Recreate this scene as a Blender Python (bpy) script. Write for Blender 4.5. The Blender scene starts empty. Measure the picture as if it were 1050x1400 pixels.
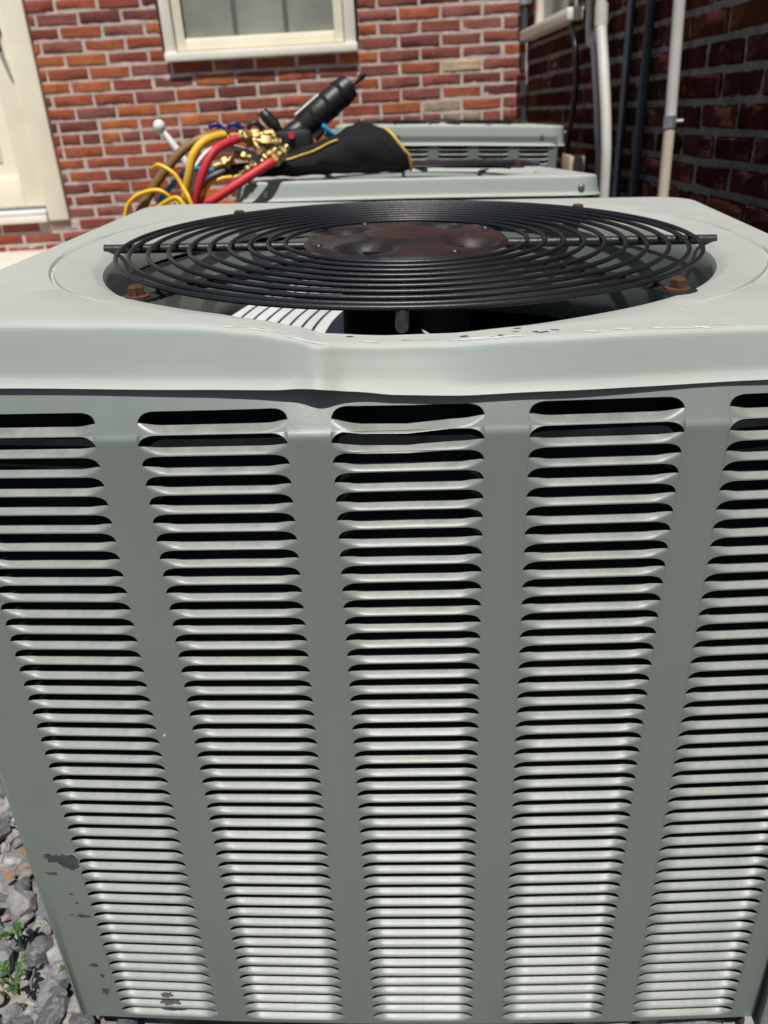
import bpy, bmesh, math, random
from mathutils import Vector, Matrix, Euler, noise

# ------------------------------------------------------------------ camera, sky, sun, exposure
S = bpy.context.scene
COL = S.collection
CAM_H = 0.86
cd = bpy.data.cameras.new('camera')
cam = bpy.data.objects.new('camera', cd)
COL.objects.link(cam)
cam.location = (0, 0, CAM_H)
cam.rotation_euler = (1.10459, 0.05176, -0.03309)
cd.sensor_fit = 'VERTICAL'
cd.lens = 5.7
cd.sensor_height = 1400 / 1081.7 * 5.7
cd.sensor_width = cd.sensor_height * 0.75
cd.clip_start = 0.01
cd.clip_end = 500
cd.dof.use_dof = True
cd.dof.focus_distance = 0.60
cd.dof.aperture_fstop = 1.9
S.camera = cam

SUN_EL = math.radians(64)
SUN_DIR = Vector((0.055, 1.0, 0)).normalized() * math.cos(SUN_EL)   # the way the light travels
SUN_DIR.z = -math.sin(SUN_EL)
w = bpy.data.worlds.new('World')
S.world = w
w.use_nodes = True
nt = w.node_tree
sky = nt.nodes.new('ShaderNodeTexSky')
sky.sky_type = 'NISHITA'
sky.sun_disc = False
sky.sun_elevation = SUN_EL
sky.sun_rotation = math.atan2(-SUN_DIR.x, -SUN_DIR.y)
bg = nt.nodes['Background']
bg.inputs['Strength'].default_value = 0.05
nt.links.new(sky.outputs[0], bg.inputs[0])
sl = bpy.data.lights.new('sun', 'SUN')
sl.energy = 5.0
sl.angle = math.radians(0.53)
sl.color = (1.0, 0.965, 0.92)
sun = bpy.data.objects.new('sun', sl)
COL.objects.link(sun)
sun.rotation_euler = SUN_DIR.to_track_quat('-Z', 'Y').to_euler()
sun.location = (-0.5, -4, 8)
S.view_settings.view_transform = 'Standard'
S.view_settings.look = 'None'
S.view_settings.exposure = 0.0
S.view_settings.gamma = 1.0
S.view_settings.use_curve_mapping = False

R = random.Random(7)
PI = math.pi


# ------------------------------------------------------------------ helpers
class MB:
    """collects verts and faces, then links them as one mesh object"""
    def __init__(s):
        s.v = []; s.f = []

    def add(s, vs, fs):
        o = len(s.v); s.v += [tuple(p) for p in vs]; s.f += [tuple(i + o for i in q) for q in fs]
        return s

    def grid(s, rows, closed=False):
        n = len(rows[0]); vs = [p for r in rows for p in r]; fs = []
        for i in range(len(rows) - 1):
            for j in range(n if closed else n - 1):
                k = (j + 1) % n
                fs.append((i * n + j, i * n + k, (i + 1) * n + k, (i + 1) * n + j))
        return s.add(vs, fs)

    def box(s, x0, x1, y0, y1, z0, z1, b=0.0):
        if b <= 0:
            vs = [(x, y, z) for z in (z0, z1) for y in (y0, y1) for x in (x0, x1)]
            return s.add(vs, [(0, 2, 3, 1), (4, 5, 7, 6), (0, 1, 5, 4), (2, 6, 7, 3), (0, 4, 6, 2), (1, 3, 7, 5)])
        bm = bmesh.new()
        bmesh.ops.create_cube(bm, size=1)
        for q in bm.verts:
            q.co = Vector(((x0 + x1) / 2 + q.co.x * (x1 - x0), (y0 + y1) / 2 + q.co.y * (y1 - y0), (z0 + z1) / 2 + q.co.z * (z1 - z0)))
        bmesh.ops.bevel(bm, geom=bm.edges[:], offset=b, segments=2, profile=0.5, affect='EDGES')
        return s.bm(bm)

    def bm(s, bm, M=None):
        bm.verts.index_update()
        vs = [(M @ q.co) if M else q.co.copy() for q in bm.verts]
        fs = [[q.index for q in f.verts] for f in bm.faces]
        bm.free()
        return s.add(vs, fs)

    def tube(s, path, r, n=10, caps=True, closed=False):
        P = [Vector(p) for p in path]; m = len(P)
        rr = r if isinstance(r, (list, tuple)) else [r] * m
        rows = []; up = None
        for i in range(m):
            if closed: t = P[(i + 1) % m] - P[i - 1]
            else: t = P[min(i + 1, m - 1)] - P[max(i - 1, 0)]
            t.normalize()
            if up is None: up = Vector((0, 0, 1)) if abs(t.z) < 0.9 else Vector((1, 0, 0))
            a = t.cross(up).normalized(); up = a.cross(t).normalized()
            rows.append([P[i] + (a * math.cos(2 * PI * k / n) + up * math.sin(2 * PI * k / n)) * rr[i] for k in range(n)])
        if closed: rows.append(rows[0])
        s.grid(rows, True)
        if caps and not closed:
            o = len(s.v)
            s.v += [tuple(p) for p in rows[0]] + [tuple(p) for p in rows[-1]]
            s.f += [tuple(o + k for k in range(n)), tuple(o + n + k for k in reversed(range(n)))]
        return s

    def lathe(s, prof, n=32, M=None):
        rows = []
        for r, z in prof:
            row = [Vector((r * math.cos(2 * PI * k / n), r * math.sin(2 * PI * k / n), z)) for k in range(n)]
            rows.append([M @ p for p in row] if M else row)
        s.grid(rows, True)
        for row, rev in ((rows[0], True), (rows[-1], False)):
            o = len(s.v); s.v += [tuple(p) for p in row]
            s.f.append(tuple(o + k for k in (reversed(range(n)) if rev else range(n))))
        return s

    def mesh(s, name, mat, smooth=35):
        me = bpy.data.meshes.new(name)
        me.from_pydata(s.v, [], s.f)
        if mat: me.materials.append(mat)
        if smooth:
            bm = bmesh.new(); bm.from_mesh(me)
            bmesh.ops.remove_doubles(bm, verts=bm.verts, dist=1e-6)
            bm.to_mesh(me); bm.free()
            me.polygons.foreach_set('use_smooth', [True] * len(me.polygons))
            me.set_sharp_from_angle(angle=math.radians(smooth))
        me.update()
        return me

    def build(s, name, mat, parent=None, smooth=35, loc=(0, 0, 0), rot=(0, 0, 0)):
        return link(name, s.mesh(name, mat, smooth), parent, loc, rot)


def link(name, me, parent=None, loc=(0, 0, 0), rot=(0, 0, 0)):
    o = bpy.data.objects.new(name, me)
    COL.objects.link(o)
    o.parent = parent
    o.location = loc
    o.rotation_euler = rot
    return o


def thing(name, label, cat, loc=(0, 0, 0), rot=(0, 0, 0), group=None):
    o = link(name, None, None, loc, rot)
    o.empty_display_size = 0.05
    return tag(o, label, cat, group)


def tag(o, label, cat, group=None):
    o['label'] = label; o['category'] = cat
    if group: o['group'] = group
    return o


def stuff(o): o['kind'] = 'stuff'; return o
def structure(o): o['kind'] = 'structure'; return o


def sstep(a, b, x):
    t = max(0.0, min(1.0, (x - a) / (b - a)))
    return t * t * (3 - 2 * t)


def table(T, x):
    if x <= T[0][0]: return T[0][1]
    for (a, p), (b, q) in zip(T, T[1:]):
        if x <= b:
            t = (x - a) / (b - a); t = t * t * (3 - 2 * t) * 0.5 + t * 0.5
            return p + (q - p) * t
    return T[-1][1]


def smooth_path(pts, sub=8):
    P = [Vector(p) for p in pts]; out = []
    for i in range(len(P) - 1):
        a = P[max(i - 1, 0)]; b = P[i]; c = P[i + 1]; d = P[min(i + 2, len(P) - 1)]
        for k in range(sub):
            t = k / sub
            out.append(0.5 * ((2 * b) + (c - a) * t + (2 * a - 5 * b + 4 * c - d) * t * t + (3 * b - a - 3 * c + d) * t ** 3))
    out.append(P[-1])
    return out


# ------------------------------------------------------------------ materials
def new_mat(name):
    m = bpy.data.materials.new(name); m.use_nodes = True
    return m, m.node_tree, m.node_tree.nodes['Principled BSDF']


def nd(nt, kind, **kw):
    n = nt.nodes.new(kind)
    for k, v in kw.items():
        if k in n.inputs: n.inputs[k].default_value = v
        else: setattr(n, k, v)
    return n


def ramp(nt, src, stops):
    r = nt.nodes.new('ShaderNodeValToRGB')
    e = r.color_ramp.elements
    while len(e) < len(stops): e.new(0.5)
    for el, (p, c) in zip(e, stops):
        el.position = p
        el.color = (*c, 1) if isinstance(c, tuple) else (c, c, c, 1)
    nt.links.new(src, r.inputs[0])
    return r.outputs[0]


def mixc(nt, fac, a, b, mode='MIX'):
    m = nt.nodes.new('ShaderNodeMix'); m.data_type = 'RGBA'; m.blend_type = mode
    for sock, v in ((m.inputs[0], fac), (m.inputs[6], a), (m.inputs[7], b)):
        if hasattr(v, 'is_linked') or hasattr(v, 'node'): nt.links.new(v, sock)
        elif isinstance(v, tuple): sock.default_value = (*v, 1)
        else: sock.default_value = v
    return m.outputs[2]


def coords(nt):
    return nt.nodes.new('ShaderNodeTexCoord').outputs['Object']


def noise_out(nt, co, scale, detail=4, rough=0.55, dist=0.0):
    n = nd(nt, 'ShaderNodeTexNoise', Scale=scale, Detail=detail, Roughness=rough, Distortion=dist)
    nt.links.new(co, n.inputs['Vector'])
    return n.outputs['Fac']


def bump(nt, bsdf, h, strength=0.3, dist=0.001):
    b = nd(nt, 'ShaderNodeBump', Strength=strength, Distance=dist)
    nt.links.new(h, b.inputs['Height'])
    nt.links.new(b.outputs[0], bsdf.inputs['Normal'])


def simple(name, col, rough=0.5, metal=0.0, var=0.25, scale=12, bmp=0.0, bscale=60, spec=0.5, bdist=0.002):
    m, nt, b = new_mat(name)
    co = coords(nt)
    n = noise_out(nt, co, scale)
    lo = tuple(c * (1 - var) for c in col); hi = tuple(min(1, c * (1 + var)) for c in col)
    nt.links.new(ramp(nt, n, [(0.3, lo), (0.7, hi)]), b.inputs['Base Color'])
    b.inputs['Roughness'].default_value = rough
    b.inputs['Metallic'].default_value = metal
    b.inputs['Specular IOR Level'].default_value = spec
    if bmp: bump(nt, b, noise_out(nt, co, bscale, 5), bmp, bdist)
    return m


def make_paint(name, dusty=0.0):
    m, nt, b = new_mat(name)
    co = coords(nt)
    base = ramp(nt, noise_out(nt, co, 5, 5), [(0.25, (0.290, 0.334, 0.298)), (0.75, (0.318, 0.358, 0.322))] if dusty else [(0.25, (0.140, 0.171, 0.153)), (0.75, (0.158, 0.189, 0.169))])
    # vertical rain streaks of thin dust
    mp = nd(nt, 'ShaderNodeMapping'); mp.inputs['Scale'].default_value = (55, 55, 3)
    nt.links.new(co, mp.inputs[0])
    st = noise_out(nt, mp.outputs[0], 1.0, 4)
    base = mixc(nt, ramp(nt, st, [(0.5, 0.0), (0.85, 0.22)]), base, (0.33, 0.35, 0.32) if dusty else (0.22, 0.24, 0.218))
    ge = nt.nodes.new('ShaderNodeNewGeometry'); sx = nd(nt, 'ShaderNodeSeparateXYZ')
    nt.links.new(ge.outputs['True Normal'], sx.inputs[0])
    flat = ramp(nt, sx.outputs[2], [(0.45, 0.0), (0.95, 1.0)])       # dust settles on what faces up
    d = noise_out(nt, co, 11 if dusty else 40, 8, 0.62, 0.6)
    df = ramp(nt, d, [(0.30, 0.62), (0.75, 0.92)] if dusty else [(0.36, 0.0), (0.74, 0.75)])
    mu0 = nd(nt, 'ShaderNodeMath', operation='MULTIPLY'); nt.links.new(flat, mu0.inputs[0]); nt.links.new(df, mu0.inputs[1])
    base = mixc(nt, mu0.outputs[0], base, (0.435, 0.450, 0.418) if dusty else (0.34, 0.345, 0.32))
    if dusty:
        sm = noise_out(nt, co, 36, 7, 0.72, 1.5)
        base = mixc(nt, ramp(nt, sm, [(0.66, 0.0), (0.82, 0.35)]), base, (0.25, 0.245, 0.23))
        pt = ramp(nt, ge.outputs['Pointiness'], [(0.515, 0.0), (0.56, 1.0)])
        pn = ramp(nt, noise_out(nt, co, 60, 6, 0.7), [(0.42, 0.0), (0.62, 0.75)])
        mp_ = nd(nt, 'ShaderNodeMath', operation='MULTIPLY'); nt.links.new(pt, mp_.inputs[0]); nt.links.new(pn, mp_.inputs[1])
        base = mixc(nt, mp_.outputs[0], base, (0.66, 0.65, 0.62))
        wv = nd(nt, 'ShaderNodeMapping'); wv.inputs['Scale'].default_value = (9, 160, 160); wv.inputs['Rotation'].default_value = (0, 0, 0.35)
        nt.links.new(co, wv.inputs[0])
        sc_ = noise_out(nt, wv.outputs[0], 1.0, 3)
        base = mixc(nt, ramp(nt, sc_, [(0.70, 0.0), (0.74, 0.30)]), base, (0.60, 0.60, 0.57))
    # scattered tiny nicks
    vo = nd(nt, 'ShaderNodeTexVoronoi', Scale=42.0); nt.links.new(co, vo.inputs['Vector'])
    pick = nd(nt, 'ShaderNodeSeparateColor'); nt.links.new(vo.outputs['Color'], pick.inputs[0])
    near = ramp(nt, vo.outputs['Distance'], [(0.035, 1.0), (0.06, 0.0)])
    few = ramp(nt, pick.outputs[0], [(0.93, 0.0), (0.95, 1.0)])
    mu = nd(nt, 'ShaderNodeMath', operation='MULTIPLY'); nt.links.new(near, mu.inputs[0]); nt.links.new(few, mu.inputs[1])
    base = mixc(nt, mu.outputs[0], base, (0.55, 0.56, 0.54))
    nt.links.new(base, b.inputs['Base Color'])
    rg = ramp(nt, noise_out(nt, co, 30, 5), [(0.3, 0.37 + 0.18 * dusty), (0.7, 0.47 + 0.2 * dusty)])
    nt.links.new(rg, b.inputs['Roughness'])
    b.inputs['Metallic'].default_value = 0.0
    b.inputs['Specular IOR Level'].default_value = 0.35 if dusty else 0.62
    bump(nt, b, noise_out(nt, co, 1400, 2), 0.16, 0.0006)
    return m


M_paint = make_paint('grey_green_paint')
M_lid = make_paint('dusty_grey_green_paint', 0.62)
M_black = simple('black_grille_coat', (0.016, 0.017, 0.018), 0.42, 0, 0.4, 30, 0.25, 260)
M_dark = simple('dark_coil', (0.008, 0.009, 0.010), 0.9, 0, 0.4, 40, 0.3, 200, 0.05)
M_alu = simple('fan_aluminium', (0.52, 0.53, 0.53), 0.5, 0.0, 0.2, 15, 0.2, 80)
M_white_fin = simple('white_fins', (0.78, 0.78, 0.76), 0.5, 0, 0.06)
M_rustbolt = simple('rusty_bolt', (0.085, 0.034, 0.020), 0.75, 0.2, 0.5, 90, 0.5, 300)
M_screw = simple('zinc_screw', (0.5, 0.5, 0.48), 0.35, 0.9, 0.2, 60)
M_chip = simple('bare_primer', (0.045, 0.046, 0.048), 0.7, 0, 0.4, 80, 0.4, 400)
M_worn = simple('worn_paint_edge', (0.24, 0.26, 0.25), 0.6, 0, 0.25, 120)
M_pale = simple('scuffed_pale_paint', (0.62, 0.62, 0.59), 0.6, 0, 0.15, 200)
M_concrete = simple('concrete', (0.40, 0.385, 0.35), 0.9, 0, 0.2, 9, 0.5, 70, 0.2)
M_landing = simple('pale_landing_concrete', (0.60, 0.55, 0.46), 0.9, 0, 0.12, 9, 0.4, 70, 0.2)


def make_plate():
    m, nt, b = new_mat('rusty_motor_plate')
    co = coords(nt)
    c = ramp(nt, noise_out(nt, co, 22, 6, 0.6, 0.6), [(0.40, (0.014, 0.0145, 0.017)), (0.60, (0.026, 0.018, 0.0175)), (0.78, (0.060, 0.028, 0.023))])
    nt.links.new(c, b.inputs['Base Color'])
    nt.links.new(ramp(nt, noise_out(nt, co, 40, 5), [(0.3, 0.22), (0.7, 0.5)]), b.inputs['Roughness'])
    bump(nt, b, noise_out(nt, co, 180, 5), 0.2, 0.001)
    return m


M_plate = make_plate()


def make_grille_rust():
    # black coat worn to bare metal and rust in places
    m, nt, b = new_mat('worn_black_wire')
    co = coords(nt)
    n = noise_out(nt, co, 26, 6, 0.6)
    c = ramp(nt, n, [(0.70, (0.010, 0.012, 0.015)), (0.73, (0.10, 0.035, 0.02)), (0.77, (0.42, 0.36, 0.32))])
    nt.links.new(c, b.inputs['Base Color'])
    b.inputs['Roughness'].default_value = 0.40
    bump(nt, b, noise_out(nt, co, 300, 4), 0.25, 0.001)
    return m


M_wire = make_grille_rust()


def make_brick(name, island=False, dark=1.0, rough_scale=1.0, lime=0.5):
    m, nt, b = new_mat(name)
    co = coords(nt)
    if island:
        g = nt.nodes.new('ShaderNodeNewGeometry')
        col = ramp(nt, g.outputs['Random Per Island'], [(0.0, (0.20, 0.045, 0.034)), (0.35, (0.28, 0.062, 0.036)), (0.65, (0.36, 0.088, 0.034)), (0.85, (0.44, 0.11, 0.03)), (1.0, (0.16, 0.05, 0.045))])
        r1 = g.outputs['Random Per Island']
    else:
        oi = nt.nodes.new('ShaderNodeObjectInfo')
        col = oi.outputs['Color']; r1 = oi.outputs['Random']
    off = nd(nt, 'ShaderNodeVectorMath', operation='MULTIPLY_ADD')
    cb = nd(nt, 'ShaderNodeCombineXYZ')
    for k in range(3): nt.links.new(r1, cb.inputs[k])
    nt.links.new(cb.outputs[0], off.inputs[0]); off.inputs[1].default_value = (37, 91, 53); nt.links.new(co, off.inputs[2])
    co = off.outputs[0]
    dk = mixc(nt, ramp(nt, noise_out(nt, co, 11, 6, 0.65), [(0.38, 0.0), (0.76, 0.55)]), col, (0.14, 0.042, 0.036))
    dk = mixc(nt, ramp(nt, noise_out(nt, co, 60, 7, 0.75), [(0.50, 0.0), (0.70, 0.6)]), dk, (0.07, 0.03, 0.026))
    dk = mixc(nt, ramp(nt, noise_out(nt, co, 20, 7, 0.7, 1.2), [(0.60, 0.0), (0.78, lime)]), dk, (0.50, 0.40, 0.35))
    nt.links.new(dk, b.inputs['Base Color'])
    b.inputs['Roughness'].default_value = 0.88
    b.inputs['Specular IOR Level'].default_value = 0.0
    bump(nt, b, noise_out(nt, co, 75, 8, 0.7), 0.7 * rough_scale, 0.006 * rough_scale)
    return m


M_brick = make_brick('weathered_brick', lime=0.22)
M_brickfar = make_brick('weathered_brick_mass', True, lime=0.3)
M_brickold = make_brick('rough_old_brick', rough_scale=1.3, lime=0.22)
M_mortar = simple('lime_mortar', (0.50, 0.43, 0.38), 0.95, 0, 0.22, 18, 0.8, 90, 0.2, 0.004)
M_mortarold_shaded = simple('old_mortar_shade_darkened', (0.215, 0.205, 0.185), 1.0, 0, 0.25, 22, 0.9, 80, 0.2, 0.006)  # old mortar, its grey lowered to hold the side wall's shade
M_cream = simple('cream_paint', (0.84, 0.79, 0.63), 0.5, 0, 0.05, 6, 0.12, 120)
M_trim = simple('off_white_trim_paint', (0.80, 0.77, 0.67), 0.55, 0, 0.06, 7, 0.15, 100)
M_whitemetal = simple('white_threshold', (0.80, 0.80, 0.80), 0.4, 0, 0.05)
M_bronze = simple('dark_bronze', (0.035, 0.03, 0.025), 0.35, 0.6, 0.3)
M_shade = simple('grey_window_shade', (0.45, 0.44, 0.39), 0.9, 0, 0.22, 3.2)
M_muntin = simple('grey_muntin', (0.24, 0.24, 0.22), 0.6, 0, 0.1)
M_pvc = simple('grey_conduit', (0.50, 0.49, 0.45), 0.5, 0, 0.12, 6, 0.1, 60)
M_pvcold = simple('yellowed_conduit', (0.56, 0.48, 0.38), 0.55, 0, 0.12, 6, 0.1, 60)
M_slate = simple('dark_slate_blue', (0.036, 0.042, 0.052), 0.7, 0, 0.2)
M_clamp = simple('galvanised_clamp', (0.45, 0.48, 0.52), 0.4, 0.8, 0.2, 40)
M_cable = simple('black_cable', (0.012, 0.012, 0.014), 0.4, 0, 0.2)
M_beige = simple('yellowed_plastic_box', (0.55, 0.47, 0.31), 0.55, 0, 0.1)
M_yellow = simple('yellow_hose', (0.66, 0.42, 0.03), 0.55, 0, 0.12, 20)
M_cord = simple('yellow_cord', (0.78, 0.45, 0.015), 0.4, 0, 0.12, 20)
M_red = simple('red_hose', (0.55, 0.025, 0.035), 0.55, 0, 0.15, 20)
M_brown = simple('brown_hose', (0.21, 0.115, 0.032), 0.45, 0, 0.15, 20)
M_brass = simple('brass', (0.34, 0.25, 0.11), 0.52, 1.0, 0.25, 30, 0.15, 120)
M_navy = simple('navy_handle', (0.012, 0.02, 0.14), 0.35, 0, 0.2)
M_teal = simple('teal_grip', (0.01, 0.25, 0.42), 0.4, 0, 0.2)
M_whiterod = simple('white_plastic_rod', (0.78, 0.75, 0.73), 0.4, 0, 0.06)
M_cloth = simple('black_nylon', (0.008, 0.008, 0.009), 0.85, 0, 0.4, 40, 0.5, 350, 0.3)
M_goldtrim = simple('yellow_binding', (0.55, 0.38, 0.06), 0.7, 0, 0.25, 60, 0.4, 300)
M_toolblack = simple('black_tool_plastic', (0.010, 0.010, 0.011), 0.45, 0, 0.3, 20, 0.2, 200)
M_button = simple('red_button', (0.65, 0.03, 0.05), 0.35, 0, 0.1)
M_leaf = simple('weed_leaf', (0.055, 0.115, 0.028), 0.55, 0, 0.35, 50)
M_dryleaf = simple('dry_leaf', (0.24, 0.13, 0.065), 0.8, 0, 0.35, 60)


def make_glass():
    m, nt, b = new_mat('window_glass')
    nt.nodes.remove(b)
    tr = nt.nodes.new('ShaderNodeBsdfTransparent'); tr.inputs[0].default_value = (0.90, 0.91, 0.90, 1)
    gl = nt.nodes.new('ShaderNodeBsdfGlossy'); gl.inputs['Roughness'].default_value = 0.02
    lw = nt.nodes.new('ShaderNodeLayerWeight'); lw.inputs[0].default_value = 0.5
    pw = nd(nt, 'ShaderNodeMath', operation='POWER'); nt.links.new(lw.outputs['Facing'], pw.inputs[0]); pw.inputs[1].default_value = 4.0
    fr = nd(nt, 'ShaderNodeMath', operation='MULTIPLY_ADD'); nt.links.new(pw.outputs[0], fr.inputs[0]); fr.inputs[1].default_value = 0.75; fr.inputs[2].default_value = 0.06
    mx = nt.nodes.new('ShaderNodeMixShader')
    nt.links.new(fr.outputs[0], mx.inputs[0]); nt.links.new(tr.outputs[0], mx.inputs[1]); nt.links.new(gl.outputs[0], mx.inputs[2])
    nt.links.new(mx.outputs[0], nt.nodes['Material Output'].inputs[0])
    return m


M_glass = make_glass()


def make_stone():
    m, nt, b = new_mat('crushed_stone')
    co = coords(nt)
    g = nt.nodes.new('ShaderNodeNewGeometry')
    r = g.outputs['Random Per Island']
    col = ramp(nt, r, [(0.0, (0.12, 0.127, 0.14)), (0.3, (0.22, 0.225, 0.235)), (0.55, (0.34, 0.338, 0.33)), (0.70, (0.42, 0.39, 0.34)), (0.80, (0.24, 0.25, 0.26)), (0.93, (0.54, 0.53, 0.51)), (1.0, (0.33, 0.22, 0.17))])
    cb = nd(nt, 'ShaderNodeCombineXYZ')
    for k in range(3): nt.links.new(r, cb.inputs[k])
    off = nd(nt, 'ShaderNodeVectorMath', operation='MULTIPLY_ADD'); off.inputs[1].default_value = (17, 31, 23)
    nt.links.new(cb.outputs[0], off.inputs[0]); nt.links.new(co, off.inputs[2])
    co = off.outputs[0]
    col = mixc(nt, ramp(nt, noise_out(nt, co, 60, 8, 0.7, 1.5), [(0.52, 0.0), (0.70, 0.65)]), col, (0.62, 0.61, 0.59))
    col = mixc(nt, ramp(nt, noise_out(nt, co, 130, 6, 0.7), [(0.50, 0.0), (0.75, 0.7)]), col, (0.06, 0.062, 0.065))
    nt.links.new(col, b.inputs['Base Color'])
    b.inputs['Roughness'].default_value = 0.75
    b.inputs['Specular IOR Level'].default_value = 0.3
    bump(nt, b, noise_out(nt, co, 140, 8, 0.7), 0.9, 0.008)
    return m


M_stone = make_stone()


def make_ground():
    m, nt, b = new_mat('gravel_ground')
    co = coords(nt)
    vo = nd(nt, 'ShaderNodeTexVoronoi', Scale=34.0); nt.links.new(co, vo.inputs['Vector'])
    sp = nd(nt, 'ShaderNodeSeparateColor'); nt.links.new(vo.outputs['Color'], sp.inputs[0])
    c = ramp(nt, sp.outputs[0], [(0.0, (0.09, 0.09, 0.092)), (0.5, (0.22, 0.215, 0.205)), (0.8, (0.33, 0.30, 0.26)), (1.0, (0.45, 0.43, 0.40))])
    c = mixc(nt, ramp(nt, noise_out(nt, co, 90, 6), [(0.4, 0.0), (0.7, 0.5)]), c, (0.08, 0.075, 0.07))
    nt.links.new(c, b.inputs['Base Color'])
    b.inputs['Roughness'].default_value = 0.95
    bump(nt, b, vo.outputs['Distance'], -0.8, 0.02)
    return m


M_ground = make_ground()

# ------------------------------------------------------------------ setting: ground
g = MB(); g.box(-120, 120, -120, 120, -0.35, -0.02)
structure(g.build('ground', M_ground, smooth=0))
g = MB(); g.box(-3.4, -1.66, 3.55, 4.66, -0.015, 0.285, 0.012)
tag(g.build('concrete_landing', M_landing), 'pale concrete landing below the cream door, against the brick wall', 'landing')

# ------------------------------------------------------------------ brick walls
BRICKS = {}


def brick_mesh(Lb, Hb, D, var, rough, mat, mname):
    key = (round(Lb, 3), round(Hb, 4), var, mname)
    if key in BRICKS: return BRICKS[key]
    rn = random.Random(hash((int(key[0] * 1000), var, int(Hb * 1e4))) & 0xffff)
    x0, x1, z0, z1 = -Lb / 2, Lb / 2, -Hb / 2, Hb / 2
    c = 0.0045 + rough * 0.6
    nx, nz = 4, 3
    mb = MB()
    jit = rough
    fr = []
    for j in range(nz):
        row = []
        for i in range(nx):
            x = x0 + c + (x1 - x0 - 2 * c) * i / (nx - 1); z = z0 + c + (z1 - z0 - 2 * c) * j / (nz - 1)
            row.append((x + rn.uniform(-1, 1) * 0.0016, rn.uniform(-1, 0.6) * jit, z + rn.uniform(-1, 1) * 0.0014))
        fr.append(row)
    ring_in = fr[0] + [fr[j][nx - 1] for j in range(1, nz)] + [fr[nz - 1][i] for i in range(nx - 2, -1, -1)] + [fr[j][0] for j in range(nz - 2, 0, -1)]

    def outp(p, y):
        x = p[0]; z = p[2]
        ex = x0 if x < x0 + c * 2.2 else (x1 if x > x1 - c * 2.2 else x)
        ez = z0 if z < z0 + c * 2.2 else (z1 if z > z1 - c * 2.2 else z)
        return (ex + rn.uniform(-1, 1) * 0.0008, y, ez + rn.uniform(-1, 1) * 0.0012)
    ring_o = [outp(p, 0.0035 + rough * 0.6) for p in ring_in]
    ring_b = [(p[0], D, p[2]) for p in ring_o]
    mb.grid(fr)
    mb.grid([ring_o, ring_in], True)
    mb.grid([ring_b, ring_o], True)
    me = mb.mesh('brick', mat, 40)
    BRICKS[key] = me
    return me


def cut(a, b, holes):
    segs = [(a, b)]
    for h0, h1 in holes:
        o = []
        for s0, s1 in segs:
            if h1 <= s0 or h0 >= s1: o.append((s0, s1)); continue
            if h0 > s0: o.append((s0, h0))
            if h1 < s1: o.append((h1, s1))
        segs = o
    return segs


def lay_bricks(parent, u0, u1, z0, z1, PL, PH, J, holes, near, colour, mat, rough, prefix_u=0.0, header=(), stand=0.0, zoff=0.0, D=0.06):
    """bricks in the wall's own frame: u along the wall, y=0 its face (looking to -y), z up. Bricks inside `near` are objects, the rest one mesh."""
    far = MB(); n = 0
    c = 0
    while z0 + c * PH < z1:
        zb = z0 + c * PH + J / 2; zt = zb + PH - J; zc = (zb + zt) / 2
        pl = PL / 2 if c in header else PL
        u = u0 - (c % 2) * PL / 2 + prefix_u - pl
        while u < u1:
            a = max(u + J / 2, u0); b = min(u + pl - J / 2, u1)
            if b - a > 0.02:
                for s0, s1 in cut(a, b, [(h[0], h[1]) for h in holes if h[2] < zc < h[3]]):
                    if s1 - s0 < 0.02: continue
                    uc = (s0 + s1) / 2
                    me = brick_mesh(round((s1 - s0) / 0.004) * 0.004, PH - J, D, R.randrange(7), rough, mat, mat.name)
                    ins = near[0] < uc < near[1] and near[2] < zc < near[3]
                    yy = -stand + R.uniform(-1, 1) * rough * 1.1
                    rot = (R.uniform(-1, 1) * rough * 3, R.uniform(-1, 1) * 0.006, R.uniform(-1, 1) * rough * 2.5)
                    zz = zc + R.uniform(-1, 1) * 0.0012
                    if ins:
                        o = link('brick', me, parent, (uc, yy, zz), rot)
                        col = colour(uc, zc)
                        o.color = (*col, 1)
                        n += 1
                    else:
                        M = Matrix.Translation((uc, yy, zz))
                        far.add([M @ q.co for q in me.vertices], [tuple(p.vertices) for p in me.polygons])
            u += pl
        c += 1
    if far.v:
        stuff(far.build('brick_mass', M_brickfar, parent, smooth=0))
    return n


def rough_sheet(u0, u1, z0, z1, step, amp, y, holes, seed):
    mb = MB(); nu = int((u1 - u0) / step); nz = int((z1 - z0) / step)
    rows = []
    for j in range(nz + 1):
        row = []
        for i in range(nu + 1):
            u = u0 + (u1 - u0) * i / nu; z = z0 + (z1 - z0) * j / nz
            h = noise.noise(Vector((u * 28 + seed, z * 28, seed))) * 0.6 + noise.noise(Vector((u * 75, z * 75 + seed, 3))) * 0.4
            row.append((u, y - h * amp, z))
        rows.append(row)
    n = nu + 1
    vs = [p for r in rows for p in r]; fs = []
    for j in range(nz):
        for i in range(nu):
            u = u0 + (u1 - u0) * (i + .5) / nu; z = z0 + (z1 - z0) * (j + .5) / nz
            if any(h[0] < u < h[1] and h[2] < z < h[3] for h in holes): continue
            fs.append((j * n + i, j * n + i + 1, (j + 1) * n + i + 1, (j + 1) * n + i))
    mb.add(vs, fs)
    return mb


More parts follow.
